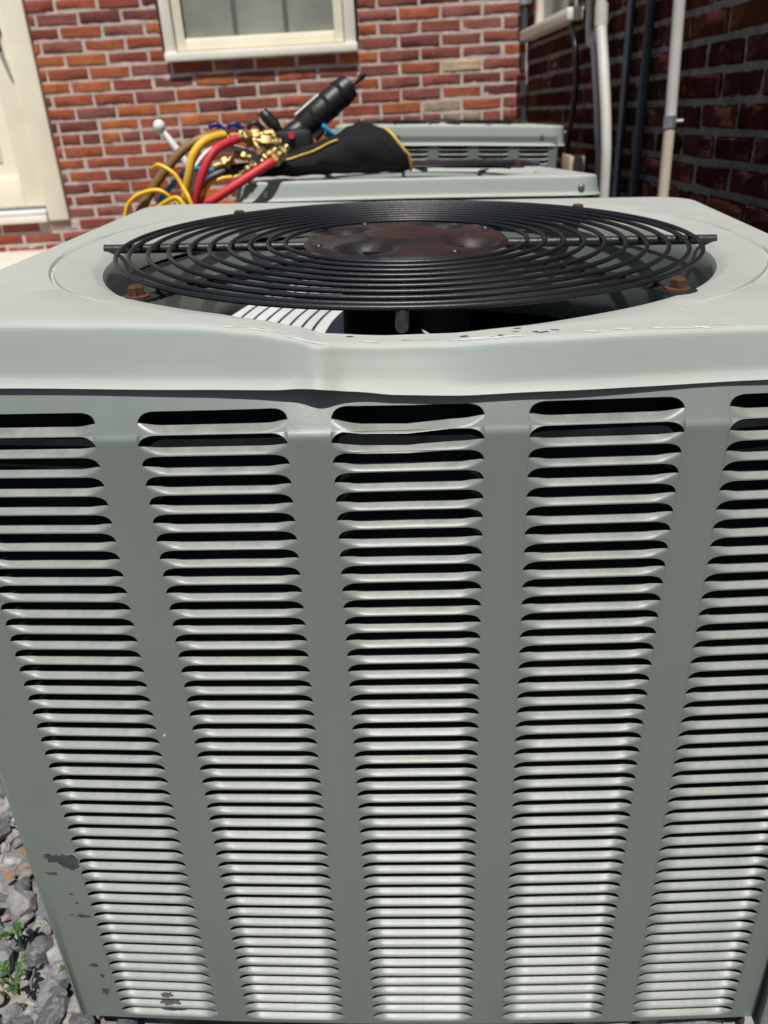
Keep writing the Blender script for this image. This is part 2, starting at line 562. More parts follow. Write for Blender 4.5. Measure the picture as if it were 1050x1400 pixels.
# --- back wall: u = world X, face at world Y 4.65
YW = 4.65; XW = 0.905
WIN = (-0.945, 0.045, 1.160, 2.45)      # opening of the back window with its casing
DOOR = (-2.75, -1.588, 0.43, 2.60)
wall = thing('brick_wall', 'sunlit orange and red brick wall with pale mortar behind the air conditioners', 'wall', (0, YW, 0))
HOLES = [WIN, DOOR]
mb = MB()
for a, b, c, d in ((-5, DOOR[0], 0, 3.2), (DOOR[0], DOOR[1], 0, DOOR[2]), (DOOR[0], DOOR[1], DOOR[3], 3.2), (DOOR[1], WIN[0], 0, 3.2), (WIN[0], WIN[1], 0, WIN[2]), (WIN[0], WIN[1], WIN[3], 3.2), (WIN[1], XW + 0.3, 0, 3.2)):
    mb.box(a, b, 0.02, 0.30, c, d)
mb.build('wall_core', M_mortar, wall, smooth=0)
rough_sheet(-2.2, XW - 0.004, 0.25, 1.55, 0.014, 0.0030, 0.0030, HOLES, 5).build('mortar', M_mortar, wall, smooth=60)
ORANGE = (0.50, 0.145, 0.040); BURNT = (0.39, 0.098, 0.040); RED = (0.29, 0.072, 0.044); PLUM = (0.18, 0.056, 0.048); PINK = (0.30, 0.105, 0.080); DUSK = (0.23, 0.076, 0.060)


def col_back(u, z):
    f = sstep(-0.4, 0.5, u)
    r = R.random()
    if abs(u + 1.68) < 0.11 and abs(z - 0.40) < 0.035: return (0.60, 0.47, 0.42)
    if abs(u - 0.55) < 0.05 and abs(z - 1.06) < 0.035: return (0.55, 0.42, 0.28)
    if abs(u - 0.53) < 0.09 and abs(z - 0.855) < 0.05: return (0.36, 0.30, 0.22)
    if z < 0.41 and u < -1.5: return R.choice([RED, PINK, DUSK, RED])
    if r < 0.26 * (1 - f) + 0.02 * f: c = ORANGE
    elif r < 0.62 * (1 - f) + 0.22 * f: c = BURNT
    elif r < 0.86: c = RED if R.random() < 0.6 else PINK
    else: c = PLUM if R.random() < 0.5 else DUSK
    if f > 0.5 and c is RED: c = tuple(0.5 * (p + q) for p, q in zip(RED, PINK))
    k = R.uniform(0.85, 1.12); g_ = 0.3 * c[0] + 0.6 * c[1] + 0.1 * c[2]
    return tuple((v * 0.88 + g_ * 0.12) * k for v in c)


nb = lay_bricks(wall, -5, XW - 0.006, 0.016, 3.2, 0.2115, 0.0598, 0.0108, HOLES, (-2.1, 0.905, 0.27, 1.46), col_back, M_brick, 0.0020, 0.065, header=(13,))

# window of the back wall (parts of the wall thing)
win = link('window', None, wall, (0, 0, 0))
mb = MB()
zs = 1.190
mb.box(-0.930, -0.878, -0.030, 0.10, zs, 2.42, 0.004); mb.box(-0.027, 0.030, -0.030, 0.10, zs, 2.42, 0.004)
mb.box(-0.878, -0.027, -0.030, 0.10, 2.36, 2.42, 0.004)
mb.build('window_frame', M_trim, win)
mb = MB(); mb.box(-0.935, 0.036, -0.044, 0.10, 1.150, 1.190, 0.005)
mb.build('sill', M_trim, win)
mb = MB()
mb.box(-0.874, -0.828, -0.004, 0.05, 1.196, 2.35, 0.004); mb.box(-0.077, -0.031, -0.004, 0.05, 1.196, 2.35, 0.004)
mb.box(-0.828, -0.077, -0.004, 0.05, 1.196, 1.248, 0.004); mb.box(-0.828, -0.077, -0.004, 0.05, 2.30, 2.35, 0.004)
mb.build('sash', M_cream, win)
mb = MB(); mb.box(-0.83, -0.075, 0.018, 0.022, 1.246, 2.302)
mb.build('pane', M_glass, win, smooth=0)
for x in (-0.574, -0.318):
    mb = MB(); mb.box(x - 0.011, x + 0.011, 0.0235, 0.030, 1.25, 2.30, 0.001); mb.build('muntin', M_muntin, win)
mb = MB()
rows = []
for k in range(2):
    rows.append([(-0.86 + 0.82 * i / 60, 0.040 + 0.0012 * math.sin(i * 1.1) + 0.0012 * math.sin(i * 2.3 + 1), (1.20, 2.40)[k]) for i in range(61)])
mb.grid(rows)
mb.build('window_shade', M_shade, win)
mb = MB(); mb.box(-0.945, 0.045, 0.11, 0.115, 1.15, 2.46); mb.build('window_back', M_dark, win, smooth=0)

# door of the back wall
door = link('door', None, wall, (0, 0, 0))
mb = MB()
mb.box(-1.70, -1.590, -0.022, 0.12, 0.434, 2.60, 0.006); mb.box(-2.75, -2.64, -0.022, 0.12, 0.434, 2.60, 0.006); mb.box(-2.64, -1.70, -0.022, 0.12, 2.49, 2.60, 0.006)
mb.build('door_frame', M_cream, door)
mb = MB()
mb.box(-2.638, -2.52, 0.006, 0.05, 0.512, 2.488, 0.003); mb.box(-1.815, -1.702, 0.006, 0.05, 0.512, 2.488, 0.003)
for a, b in ((0.512, 0.664), (1.27, 1.42), (2.36, 2.488)): mb.box(-2.52, -1.815, 0.006, 0.05, a, b, 0.003)
mb.build('door_leaf', M_cream, door)
mb = MB()
for a, b in ((0.664, 1.27), (1.42, 2.36)): mb.box(-2.52, -1.815, 0.018, 0.04, a, b, 0.0); mb.box(-2.45, -1.885, 0.011, 0.04, a + 0.07, b - 0.07, 0.004)
mb.build('door_panel', M_cream, door)
mb = MB(); mb.box(-2.638, -1.702, -0.030, 0.10, 0.468, 0.492, 0.004); mb.build('threshold', M_whitemetal, door)
mb = MB(); mb.box(-2.70, -1.705, -0.030, 0.10, 0.428, 0.466, 0.004); mb.build('door_sill', M_trim, door)
hd = link('door_handle', None, door, (0, 0, 0))
mb = MB(); mb.lathe([(0.001, 0.0), (0.024, 0.0), (0.026, 0.004), (0.022, 0.010), (0.001, 0.012)], 20, Matrix.Translation((-1.758, 0.006, 1.325)) @ Matrix.Rotation(PI / 2, 4, 'X'))
mb.build('rose', M_bronze, hd)
mb = MB(); mb.tube(smooth_path([(-1.758, 0.0, 1.325), (-1.758, -0.045, 1.325), (-1.752, -0.056, 1.315), (-1.742, -0.058, 1.27), (-1.735, -0.055, 1.235)]), [0.012] * 9 + [0.011] * 9 + [0.010] * 8 + [0.008] * 7, 10)
mb.build('lever', M_bronze, hd)

# --- right wall: face looks to -X; its own frame: u = world -Y, y into the wall = +X
rwall = thing('brick_wall', 'rough dark red brick side wall in shade at right, behind the conduits', 'wall', (XW, 0, 0), (0, 0, -PI / 2))
# local x -> world -Y ; local y -> world +X


def toU(Y): return -Y


RWIN = (toU(4.50), toU(3.66), 1.165, 2.45)
mb = MB()
for a, b, c, d in ((toU(4.649), RWIN[0], 0, 3.2), (RWIN[0], RWIN[1], 0, RWIN[2]), (RWIN[0], RWIN[1], RWIN[3], 3.2), (RWIN[1], 0.6, 0, 3.2)):
    mb.box(a, b, 0.02, 0.30, c, d)
mb.build('wall_core', M_mortarold_shaded, rwall, smooth=0)
rough_sheet(toU(4.649), toU(1.2), 0.40, 1.6, 0.013, 0.007, 0.0055, [RWIN], 11).build('mortar', M_mortarold_shaded, rwall, smooth=60)


def col_right_shaded(u, z):
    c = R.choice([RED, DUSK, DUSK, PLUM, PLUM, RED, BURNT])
    k = R.uniform(0.14, 0.40)  # palette darkened so the bricks carry the side wall's shade
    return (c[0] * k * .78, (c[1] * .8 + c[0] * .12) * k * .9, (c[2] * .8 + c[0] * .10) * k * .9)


nb2 = lay_bricks(rwall, toU(4.648), 0.6, 0.005, 3.2, 0.221, 0.0700, 0.016, [RWIN], (toU(4.7), toU(1.75), 0.42, 1.30), col_right_shaded, M_brickold, 0.0030, 0.03, D=0.055)
rw = link('window', None, rwall, (0, 0, 0))
mb = MB(); mb.box(toU(4.56), toU(3.57), -0.062, 0.10, 1.148, 1.190, 0.004); mb.build('sill', M_trim, rw)
mb = MB()
mb.box(RWIN[0], RWIN[0] + 0.055, 0.0, 0.13, 1.192, 2.44, 0.004); mb.box(RWIN[1] - 0.055, RWIN[1], 0.0, 0.13, 1.192, 2.44, 0.004); mb.box(RWIN[0] + 0.055, RWIN[1] - 0.055, 0.0, 0.13, 2.38, 2.44, 0.004)
mb.build('window_frame', M_trim, rw)
mb = MB(); mb.box(RWIN[0] + 0.05, RWIN[1] - 0.05, 0.075, 0.079, 1.192, 2.38); mb.build('pane', M_glass, rw, smooth=0)
mb = MB(); mb.box(RWIN[0], RWIN[1], 0.14, 0.145, 1.15, 2.45); mb.build('window_back', M_dark, rw, smooth=0)


# ------------------------------------------------------------------ air conditioner
LZ = 0.72                                 # lid plane above the unit's base
PX0 = 0.0111; PC = 0.1285; WC = 0.100     # louver columns: centre, pitch, width
CUT0 = -0.0555 + LZ; PZ = 0.01434; NR = 45
HALF = 0.3395; RC = 0.0045; BOT = -0.705 + LZ
ARC = [(-0.05, 0.0072), (-0.0496, 0.0053), (-0.0486, 0.0034), (-0.0468, 0.0018), (-0.0445, 0.0008), (-0.0418, 0.0002), (-0.039, 0.0), (-0.035, 0.0), (-0.030, 0.0), (0.0, 0.0)]
ARC = ARC + [(-x, d) for x, d in reversed(ARC[:-1])]
HINGE = 0.0138                             # height of one louver below its cut


def end_open(x):                            # 0 at the ends of a louver, 1 along its middle
    return sstep(0.0007, 0.0135, 0.05 - abs(x))


def louver_rows(lift=1.0):
    """one pressed louver; origin at the middle of its cut line, y inward"""
    rows = []
    for k in range(9):
        row = []
        for x, d in ARC:
            L = min(0.0070, HINGE - d)
            u = min(1.0, (0.05 - abs(x)) / 0.0135)
            hx = 0.0068 * (1 - u) ** 1.3                # the fold climbs to the tip at both ends
            t = L * (0.0, 0.025, 0.06, 0.14, 0.28, 0.44, 0.62, 0.82, 1.0)[k]
            y = 0.0; z = -HINGE; n = 12
            for q in range(n):                       # integrate the curved fold
                s = t * (q + .5) / n
                aa = math.radians(45 + 19 * sstep(0.0, 0.0045, s - hx)) * sstep(hx - 0.0001, hx + 0.0005, s)
                y += math.sin(aa) * t / n; z += math.cos(aa) * t / n
            row.append((x, y, z))
        rows.append(row)
    # folded edge: the thickness of the sheet
    last = rows[-1]
    rows.append([(x, y + 0.0003 * end_open(x), z - 0.0009 * end_open(x)) for x, y, z in last])
    return rows




def worn_louver(seed):
    rows = louver_rows(); out = []
    for k, r in enumerate(rows):
        w_ = min(1.0, k / 4)
        out.append([(x, y + w_ * end_open(x) * 0.00035 * noise.noise(Vector((x * 45, seed * 7.3, k * .25))), z + w_ * end_open(x) * 0.00045 * noise.noise(Vector((x * 38, seed * 3.1 + 9, 0.3)))) for x, y, z in r])
    return MB().grid(out).mesh('louver', M_paint, 60)


LOUVERS = [worn_louver(k) for k in range(9)]
LOUVER = LOUVERS[0]


def panel_y(x):                           # front face of the first unit: slightly bowed and skewed
    return -0.3398 - 0.0079 * (1 - ((x - PX0) / .33) ** 2) + 0.0348 * (x - PX0)


def flat_y(x): return -0.344
def flat_y3(x): return -0.3545


TOPZ = [(-0.345, -0.030), (-0.10, -0.036), (-0.058, -0.044), (-0.042, -0.047), (-0.02, -0.044), (0.05, -0.041), (0.345, -0.038)]


def lean(x, z):                            # the panel's top is bent back under the lid, most at the knock
    zz = z - LZ + 0.0735
    if zz <= 0: return 0.0
    k = 0.50 + 0.16 * math.exp(-((x + 0.047) / 0.032) ** 2)
    return k * zz * sstep(0, 0.004, zz)


def cell_frame(fy, col):
    xc = PX0 + (col - 2) * PC
    a = fy(xc - WC / 2); b = fy(xc + WC / 2)
    return xc, (a + b) / 2, math.atan2(b - a, WC)


def panel_sheet(fy, topz=None, bend=None):
    mb = MB()
    topf = (lambda x: table(topz, x) + LZ) if topz else (lambda x: LZ - 0.030)
    bd = bend or (lambda x, z: 0.0)
    zl = [BOT] + [CUT0 - PZ * k - PZ * .5 for k in range(NR - 1, -1, -4)]

    def strip(xs):                          # plain strip between columns, full height
        rows = []
        zz = [BOT, BOT + 0.2, BOT + 0.4, LZ - 0.12] + [LZ - 0.080 + 0.002 * i for i in range(28)]
        for q in range(len(zz) + 1):
            row = []
            for x in xs:
                t = topf(x)
                z = min(zz[q], t) if q < len(zz) else t
                row.append((x, fy(x) + bd(x, z), z))
            rows.append(row)
        mb.grid(rows)
    edges = [-HALF] + [PX0 + (c - 2) * PC + s * WC / 2 for c in range(5) for s in (-1, 1)] + [HALF]
    for i in range(0, 12, 2):
        n = 6
        strip([edges[i] + (edges[i + 1] - edges[i]) * k / n for k in range(n + 1)])
    for s in (-1, 1):                       # rounded vertical corners
        rows = []
        for z in (BOT, LZ - 0.047):
            row = []
            for k in range(7):
                a = PI / 2 * k / 6
                row.append((s * (HALF + RC * math.sin(a)), fy(s * HALF) + RC * (1 - math.cos(a)), z))
            rows.append(row)
        mb.grid(rows)
    for col in range(5):
        xc, yc, an = cell_frame(fy, col)
        for k in range(NR + 1):
            up = CUT0 - PZ * (k - 1) - HINGE if k > 0 else None
            cutz = CUT0 - PZ * k
            lo_row = []; hi_row = []
            for x, d in ARC:
                X = xc + x * math.cos(an); Y = yc + x * math.sin(an)
                t = topf(X)
                zl_ = cutz - d if k < NR else BOT
                zh_ = up if k > 0 else t
                if k <= 1: zh_ = min(zh_, t); zl_ = min(zl_, t)
                lo_row.append((X, Y + bd(X, zl_), zl_)); hi_row.append((X, Y + bd(X, zh_), zh_))
            mb.grid([lo_row, hi_row])
    rows = []                               # bottom hem turned inward
    xs = [-HALF + 2 * HALF * k / 24 for k in range(25)]
    mb.grid([[(x, fy(x) + 0.012, BOT - 0.001) for x in xs], [(x, fy(x) + 0.001, BOT - 0.002) for x in xs], [(x, fy(x), BOT) for x in xs]])
    return mb


def joined_louvers(fy, skip=lambda c, k: False):
    mb = MB(); rows = louver_rows()
    for col in range(5):
        xc, yc, an = cell_frame(fy, col)
        M = Matrix.Translation((xc, yc, 0)) @ Matrix.Rotation(an, 4, 'Z')
        for k in range(NR):
            if skip(col, k): continue
            mb.grid([[M @ Vector((x, y, z + CUT0 - PZ * k)) for x, y, z in r] for r in rows])
    return mb


SIDE_SHEET = panel_sheet(flat_y).mesh('side_panel', M_paint, 40)
SIDE_LOUV = joined_louvers(flat_y).mesh('louver_bank', M_paint, 60)

# lid ---------------------------------------------------------------
FOLDZ = [(-0.37, 0.0030), (-0.252, 0.0017), (-0.189, -0.0001), (-0.127, -0.0029), (-0.088, -0.0066), (-0.062, -0.0112), (-0.046, -0.0162), (-0.003, -0.0189), (0.041, -0.0185), (0.078, -0.0161), (0.147, -0.0148), (0.239, -0.0151), (0.37, -0.0155)]
BOTZ = [(-0.37, -0.0365), (-0.258, -0.0386), (-0.13, -0.0415), (-0.072, -0.0426), (-0.048, -0.0412), (-0.025, -0.0447), (0.004, -0.0475), (0.05, -0.0490), (0.101, -0.0481), (0.171, -0.0477), (0.241, -0.0466), (0.37, -0.044)]
LIDY = [(-0.37, 0.0214), (-0.245, 0.0198), (-0.12, 0.0183), (0.0, 0.0167), (0.1, 0.0220), (0.226, 0.0323), (0.37, 0.0439)]
LW = 0.365; LF = 0.350; LB = 0.320; HOLE = 0.292
DL, DP = -0.018, 0.0303


def lid_boundary(a, rc=0.045):
    dx, dy = math.cos(a), math.sin(a)
    hw = LW; hd = (LF + LB) / 2; oy = (LB - LF) / 2
    # march outwards to the rounded rectangle
    lo, hi = 0.2, 0.7
    for _ in range(40):
        m = (lo + hi) / 2; x = abs(dx * m); y = abs(dy * m - oy)
        qx = max(x - (hw - rc), 0); qy = max(y - (hd - rc), 0)
        ins = (x <= hw - rc and y <= hd) or (y <= hd - rc and x <= hw) or math.hypot(qx, qy) < rc
        if ins and x <= hw and y <= hd: lo = m
        else: hi = m
    x = dx * lo; y = dy * lo
    ax = abs(x); ay = abs(y - oy)
    if ax > hw - rc and ay > hd - rc:
        n = Vector(((ax - hw + rc) * (1 if x > 0 else -1), (ay - hd + rc) * (1 if y > oy else -1))).normalized()
    elif hw - ax < hd - ay: n = Vector((1 if x > 0 else -1, 0))
    else: n = Vector((0, 1 if y > oy else -1))
    return x, y, n


def build_lid(dent, skirt=0.034):
    N = 720; prof = []
    dl, dp = (DL, DP) if dent else (0.0, 0.0)

    def plane(x, y): return dl * x + dp * y

    def top(x, y):
        z = plane(x, y)
        if dent:
            wgt = sstep(0.17, 0.345, -y)
            z += (table(FOLDZ, x) - plane(x, -0.352)) * wgt
        else: z += 0.0015 * sstep(0.36, 0.0, abs(x))
        return z
    cols = []
    angs = []
    for j in range(N):
        a = 2 * PI * j / N
        angs.append(a)
    for a in angs:
        bx, by, n = lid_boundary(a)
        rb = math.hypot(bx, by); c, s = math.cos(a), math.sin(a)
        pts = []

        def push_y(x, y, nb):
            if not dent: return 0.0
            wgt = sstep(0.285, 0.343, -y)
            return wgt * (table(LIDY, x) + 0.007 * math.exp(-((x - 0.005) / 0.05) ** 2) * nb + 0.003 * math.exp(-((x + 0.14) / 0.05) ** 2) * nb)

        def P(r, dz):
            x, y = r * c, r * s
            pts.append((x, y + push_y(x, y, sstep(0.30, 0.343, -y)), top(x, y) + dz - 0.0060 * sstep(0.313, 0.2965, r)))
        P(HOLE - 0.002, -0.024); P(HOLE - 0.002, -0.010); P(HOLE + 0.0005, -0.004); P(HOLE + 0.006, -0.0006); P(HOLE + 0.010, 0)
        bead = sstep(0.55, 0.9, abs(c)) * 0.0026
        rbe = 0.334
        lim = rb - 0.007
        ri = HOLE + 0.010
        for q, (r, d) in enumerate(((rbe - 0.0022, 0), (rbe - 0.0009, -bead), (rbe + 0.0007, -bead), (rbe + 0.0016, -bead * .3), (rbe + 0.0026, 0))):
            P(min(r, ri + (lim - ri) * (0.45 + 0.04 * q)), d)
        r0 = math.hypot(pts[-1][0], pts[-1][1])
        for t in (0.3, 0.6, 0.85, 1.0): P(r0 + (lim - r0) * t, 0)
        f = max(0.0, -n.y) ** 2
        fz = top(bx, by)
        bz = fz - skirt
        push = 0.0; pushb = 0.0; skew = 0.0
        if dent and by < -0.25:
            bz = bz * (1 - f) + (table(BOTZ, bx)) * f
            skew = push_y(bx, by, 0.0) - f * 0.0042 * math.exp(-((bx + 0.0455) / 0.0105) ** 2)
            push = push_y(bx, by, 1.0) - push_y(bx, by, 0.0)
            pushb = f * (0.002 * math.exp(-((bx + 0.01) / 0.03) ** 2))

        def Q(out, z, pu=0.0): pts.append((bx + n.x * out, by + n.y * out + pu + skew, z))
        Q(-0.0042, fz - 0.0004, push); Q(-0.0018, fz - 0.0014, push); Q(-0.0006, fz - 0.0030, push); Q(0.0, fz - 0.0052, push)
        for t in (0.25, 0.5, 0.72):
            Q(0.006 * t, fz - 0.0052 + (bz + 0.007 - fz + 0.0052) * t / 0.78, push * (1 - t) + pushb * t)
        Q(0.0052, bz + 0.0052, pushb); Q(0.0085, bz + 0.0012, pushb); Q(0.0098, bz, pushb); Q(0.0070, bz - 0.0004, pushb); Q(0.0035, bz + 0.004, pushb); Q(0.0, bz + 0.012, pushb)
        if pts: cols.append(pts)
    rows = [[cols[j][i] for j in range(N)] for i in range(len(cols[0]))]
    return MB().grid([[(x, y, z + LZ) for x, y, z in r] for r in rows], True)


def ring_mesh(r, wr, z, mat):
    return MB().tube([(r * math.cos(2 * PI * k / 120), r * math.sin(2 * PI * k / 120), z) for k in range(120)], wr, 10, closed=True).mesh('ring', mat, 80)


RINGS = [0.279, 0.2675, 0.2500, 0.2310, 0.2120, 0.1930, 0.1740, 0.1550, 0.1370, 0.1200]
RINGM = [ring_mesh(r, 0.00215, 0.0125, M_wire) for r in RINGS]
SPOKE = MB().tube([(0.10, 0, 0.0068), (0.306, 0, 0.0068)], 0.0046, 12).mesh('spoke', M_black, 40)
mb = MB().tube([(0.10, 0, 0.0070), (0.255, 0, 0.0070), (0.268, 0, 0.0064), (0.276, 0, 0.0052)], 0.0045, 10)
TABSP = mb
rows = []
tab = [(0.270, 0.0065), (0.278, 0.0075), (0.284, 0.012), (0.294, 0.0135), (0.303, 0.012), (0.308, 0.007), (0.3095, 0.0)]
outl = [(x, y) for x, y in tab] + [(x, -y) for x, y in reversed(tab[:-1])]
o = len(outl)
TABSP.add([(x, y, 0.0038) for x, y in outl] + [(x, y, 0.0062) for x, y in outl], [tuple(reversed(range(o))), tuple(range(o, 2 * o))] + [(k, (k + 1) % o, o + (k + 1) % o, o + k) for k in range(o)])
TABSP = TABSP.mesh('spoke', M_black, 40)
mb = MB().lathe([(0.001, 0), (0.0112, 0), (0.0112, 0.0014), (0.009, 0.0022), (0.001, 0.0022)], 24)
hexp = [(0.0076 * math.cos(PI / 3 * k), 0.0076 * math.sin(PI / 3 * k)) for k in range(6)]
mb.add([(x, y, 0.002) for x, y in hexp] + [(x, y, 0.0085) for x, y in hexp] + [(x * .82, y * .82, 0.0098) for x, y in hexp], [(k, (k + 1) % 6, 6 + (k + 1) % 6, 6 + k) for k in range(6)] + [(6 + k, 6 + (k + 1) % 6, 12 + (k + 1) % 6, 12 + k) for k in range(6)] + [tuple(range(12, 18))])
BOLT = mb.mesh('bolt', M_rustbolt, 30)
# motor plate with four pressed dimples and a raised hub
rows = []
for i in range(27):
    r = 0.102 * i / 26 if i < 26 else 0.102
    row = []
    for k in range(96):
        a = 2 * PI * k / 96; x = r * math.cos(a); y = r * math.sin(a)
        z = 0.0045 - 0.003 * (r / 0.108) ** 2
        for q in range(4):
            b = PI / 4 + PI / 2 * q + 0.25
            d = math.hypot(x - 0.072 * math.cos(b), y - 0.072 * math.sin(b))
            z -= 0.012 * sstep(0.030, 0.012, d)
        z += 0.003 * sstep(0.046, 0.042, r)
        if i == 26: z -= 0.004
        row.append((x, y, z + 0.012))
    rows.append(row)
PLATE = MB().grid(rows, True).mesh('motor_plate', M_plate, 60)
PSCREW = MB().lathe([(0.0005, 0), (0.004, 0), (0.0042, 0.001), (0.003, 0.0024), (0.0005, 0.0028)], 12).mesh('plate_screw', M_black, 40)


def fan_blade():
    mb = MB(); rows = []
    for i in range(9):
        r = 0.06 + 0.215 * i / 8; row = []
        half = 0.50 + 0.10 * math.sin(PI * i / 8)
        for j in range(9):
            t = j / 8 - .5
            a = t * 2 * half + 0.22 * (i / 8)
            row.append((r * math.cos(a), r * math.sin(a), -t * 0.085 - 0.012 * (2 * t) ** 2))
        rows.append(row)
    mb.grid(rows)
    mb.grid([[(x, y, z - 0.0015) for x, y, z in r] for r in reversed(rows)])
    return mb


BLADE = fan_blade().mesh('blade', M_alu, 60)
VENT = MB()
VENT.grid([[((HOLE + o) * math.cos(2 * PI * k / 96), (HOLE + o) * math.sin(2 * PI * k / 96), z + LZ) for k in range(96)] for o, z in ((0.0, -0.026), (-0.004, -0.06), (-0.004, -0.10), (0.004, -0.125), (0.012, -0.135))], True)
VENT = VENT.mesh('venturi', M_paint, 50)


def coil_box():
    mb = MB(); h = 0.334; t = LZ - 0.034; c = LZ - 0.090
    vs = []
    for z, a, b in ((0.02, -0.3405, -0.3180), (c, -0.3405, -0.3180), (t, -0.3080, -0.2950)):
        vs += [(-h, a, z), (h, b, z), (h, h, z), (-h, h, z)]
    fs = [(0, 3, 2, 1)]
    for r in (0, 4): fs += [(r + k, r + (k + 1) % 4, r + 4 + (k + 1) % 4, r + 4 + k) for k in range(4)]
    mb.add(vs, fs)
    return mb


COIL = coil_box().mesh('coil', M_dark, 0)
mb = MB(); mb.box(-0.335, 0.335, -0.325, 0.335, -0.004, 0.016, 0.006)
BASE = mb.mesh('base_pan', M_dark, 30)
mb = MB().lathe([(0.001, -0.15), (0.062, -0.15), (0.066, -0.145), (0.066, -0.02), (0.06, 0.008), (0.001, 0.008)], 32)
MOTOR = mb.mesh('motor', M_dark, 40)
HUB = MB().lathe([(0.001, -0.175), (0.05, -0.175), (0.066, -0.165), (0.066, -0.15), (0.001, -0.15)], 32).mesh('fan_hub', M_alu, 40)
mb = MB().lathe([(0.0005, 0), (0.007, 0), (0.007, 0.001), (0.0055, 0.0014), (0.0053, 0.0045), (0.004, 0.0052), (0.0005, 0.0052)], 12)
SKSCREW = mb.mesh('screw', M_screw, 35)


def grille(root, tilt, turn, z=LZ, motor=True):
    gr = link('fan_grille', None, root, (0, 0, z), tilt)
    for me in RINGM: link('ring', me, gr, (0, 0, 0), (0, 0, turn))
    for k in range(4):
        link('spoke', SPOKE, gr, (0, 0, 0), (0, 0, turn + PI / 2 * k))
        link('spoke', TABSP, gr, (0, 0, 0), (0, 0, turn + PI / 4 + PI / 2 * k))
        a = turn + PI / 4 + PI / 2 * k
        link('bolt', BOLT, gr, (0.2945 * math.cos(a), 0.2945 * math.sin(a), 0.0062), (0.0, 0.0, 0.4 * k)).scale = (0.86, 0.86, 0.9)
        a = turn + 0.5 + PI / 2 * k
        link('plate_screw', PSCREW, gr, (0.094 * math.cos(a), 0.094 * math.sin(a), 0.0135))
    link('motor_plate', PLATE, gr, (0, 0, 0), (0, 0, turn))
    if motor: link('motor', MOTOR, gr)
    return gr


def common_parts(root, spin):
    link('venturi', VENT, root); link('coil', COIL, root); link('base_pan', BASE, root)
    fan = link('fan', None, root, (0, 0, LZ - 0.005))
    link('fan_hub', HUB, fan)
    for k in range(2): link('blade', BLADE, fan, (0, 0, -0.098), (0, 0, spin + PI * k))


# unit 1, the near one
U1 = thing('air_conditioner_unit', 'large grey-green outdoor air conditioner in the foreground with dented front lid and louvered panel', 'air conditioner', (0.03310, 0.82682, 0.02493), (-0.00335, 0.01366, -0.09104), 'outdoor air conditioning units in a row')
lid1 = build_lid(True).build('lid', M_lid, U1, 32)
lid1['label'] = 'dusty lid with a knocked-in front edge and a crease left of centre'
from mathutils.bvhtree import BVHTree
LBVH = BVHTree.FromPolygons([q.co.copy() for q in lid1.data.vertices], [tuple(p.vertices) for p in lid1.data.polygons])


def lid_mark(x, y, wd, ln, turn, mat, seed):
    """a scuff in the paint: thin ragged patch lying on the lid"""
    rn = random.Random(seed); n = 16; out = []
    for k in range(n):
        a = 2 * PI * k / n; rr = 1 + rn.uniform(-.5, .4)
        u = wd / 2 * rr * math.cos(a); v = ln / 2 * rr * math.sin(a)
        px = x + u * math.cos(turn) - v * math.sin(turn); py = y + u * math.sin(turn) + v * math.cos(turn)
        h = LBVH.ray_cast(Vector((px, py, 1.2)), Vector((0, 0, -1)))
        if h[0] is None or h[0].z < LZ - 0.035: continue
        out.append(h[0] + h[1] * (0.00035 if h[1].z > 0 else -0.00035))
    if len(out) < 5: return
    c = sum(out, Vector()) / len(out)
    MB().add(out + [c], [(k, (k + 1) % len(out), len(out)) for k in range(len(out))]).build('scuff', mat, lid1, 0)


def fold_y(x):                              # where the lid's top starts to turn down at the front
    y = -0.36
    while y < -0.28:
        h = LBVH.ray_cast(Vector((x, y, 1.2)), Vector((0, 0, -1)))
        if h[0] is not None and abs(h[1].z) > 0.93: return y
        y += 0.001
    return -0.32


rs = random.Random(77)
for k in range(26):
    x = rs.uniform(-0.11, 0.24); y = fold_y(x) + rs.uniform(0.0, 0.0035)
    lid_mark(x, y, rs.uniform(0.006, 0.030), rs.uniform(0.0006, 0.0018), rs.uniform(-.06, .06), M_pale, 300 + k)
for k in range(9):
    x = rs.uniform(-0.03, 0.12); y = fold_y(x) + rs.uniform(0.001, 0.016)
    lid_mark(x, y, rs.uniform(0.002, 0.009), rs.uniform(0.0006, 0.0022), rs.uniform(-.3, .3), M_chip, 400 + k)
for k in range(16):
    a = rs.uniform(0, 6.28); r = rs.uniform(0.335, 0.42)
    x = r * math.cos(a); y = r * math.sin(a)
    if abs(x) < 0.35 and -0.31 < y < 0.30: lid_mark(x, y, rs.uniform(0.002, 0.010), rs.uniform(0.0005, 0.0014), rs.uniform(0, 3), M_chip if k % 3 == 0 else M_pale, 500 + k)
front = panel_sheet(panel_y, TOPZ, lean).build('front_panel', M_paint, U1, 40)
front['label'] = 'louvered front panel with its top bent back below the lid dent'
lr = louver_rows()
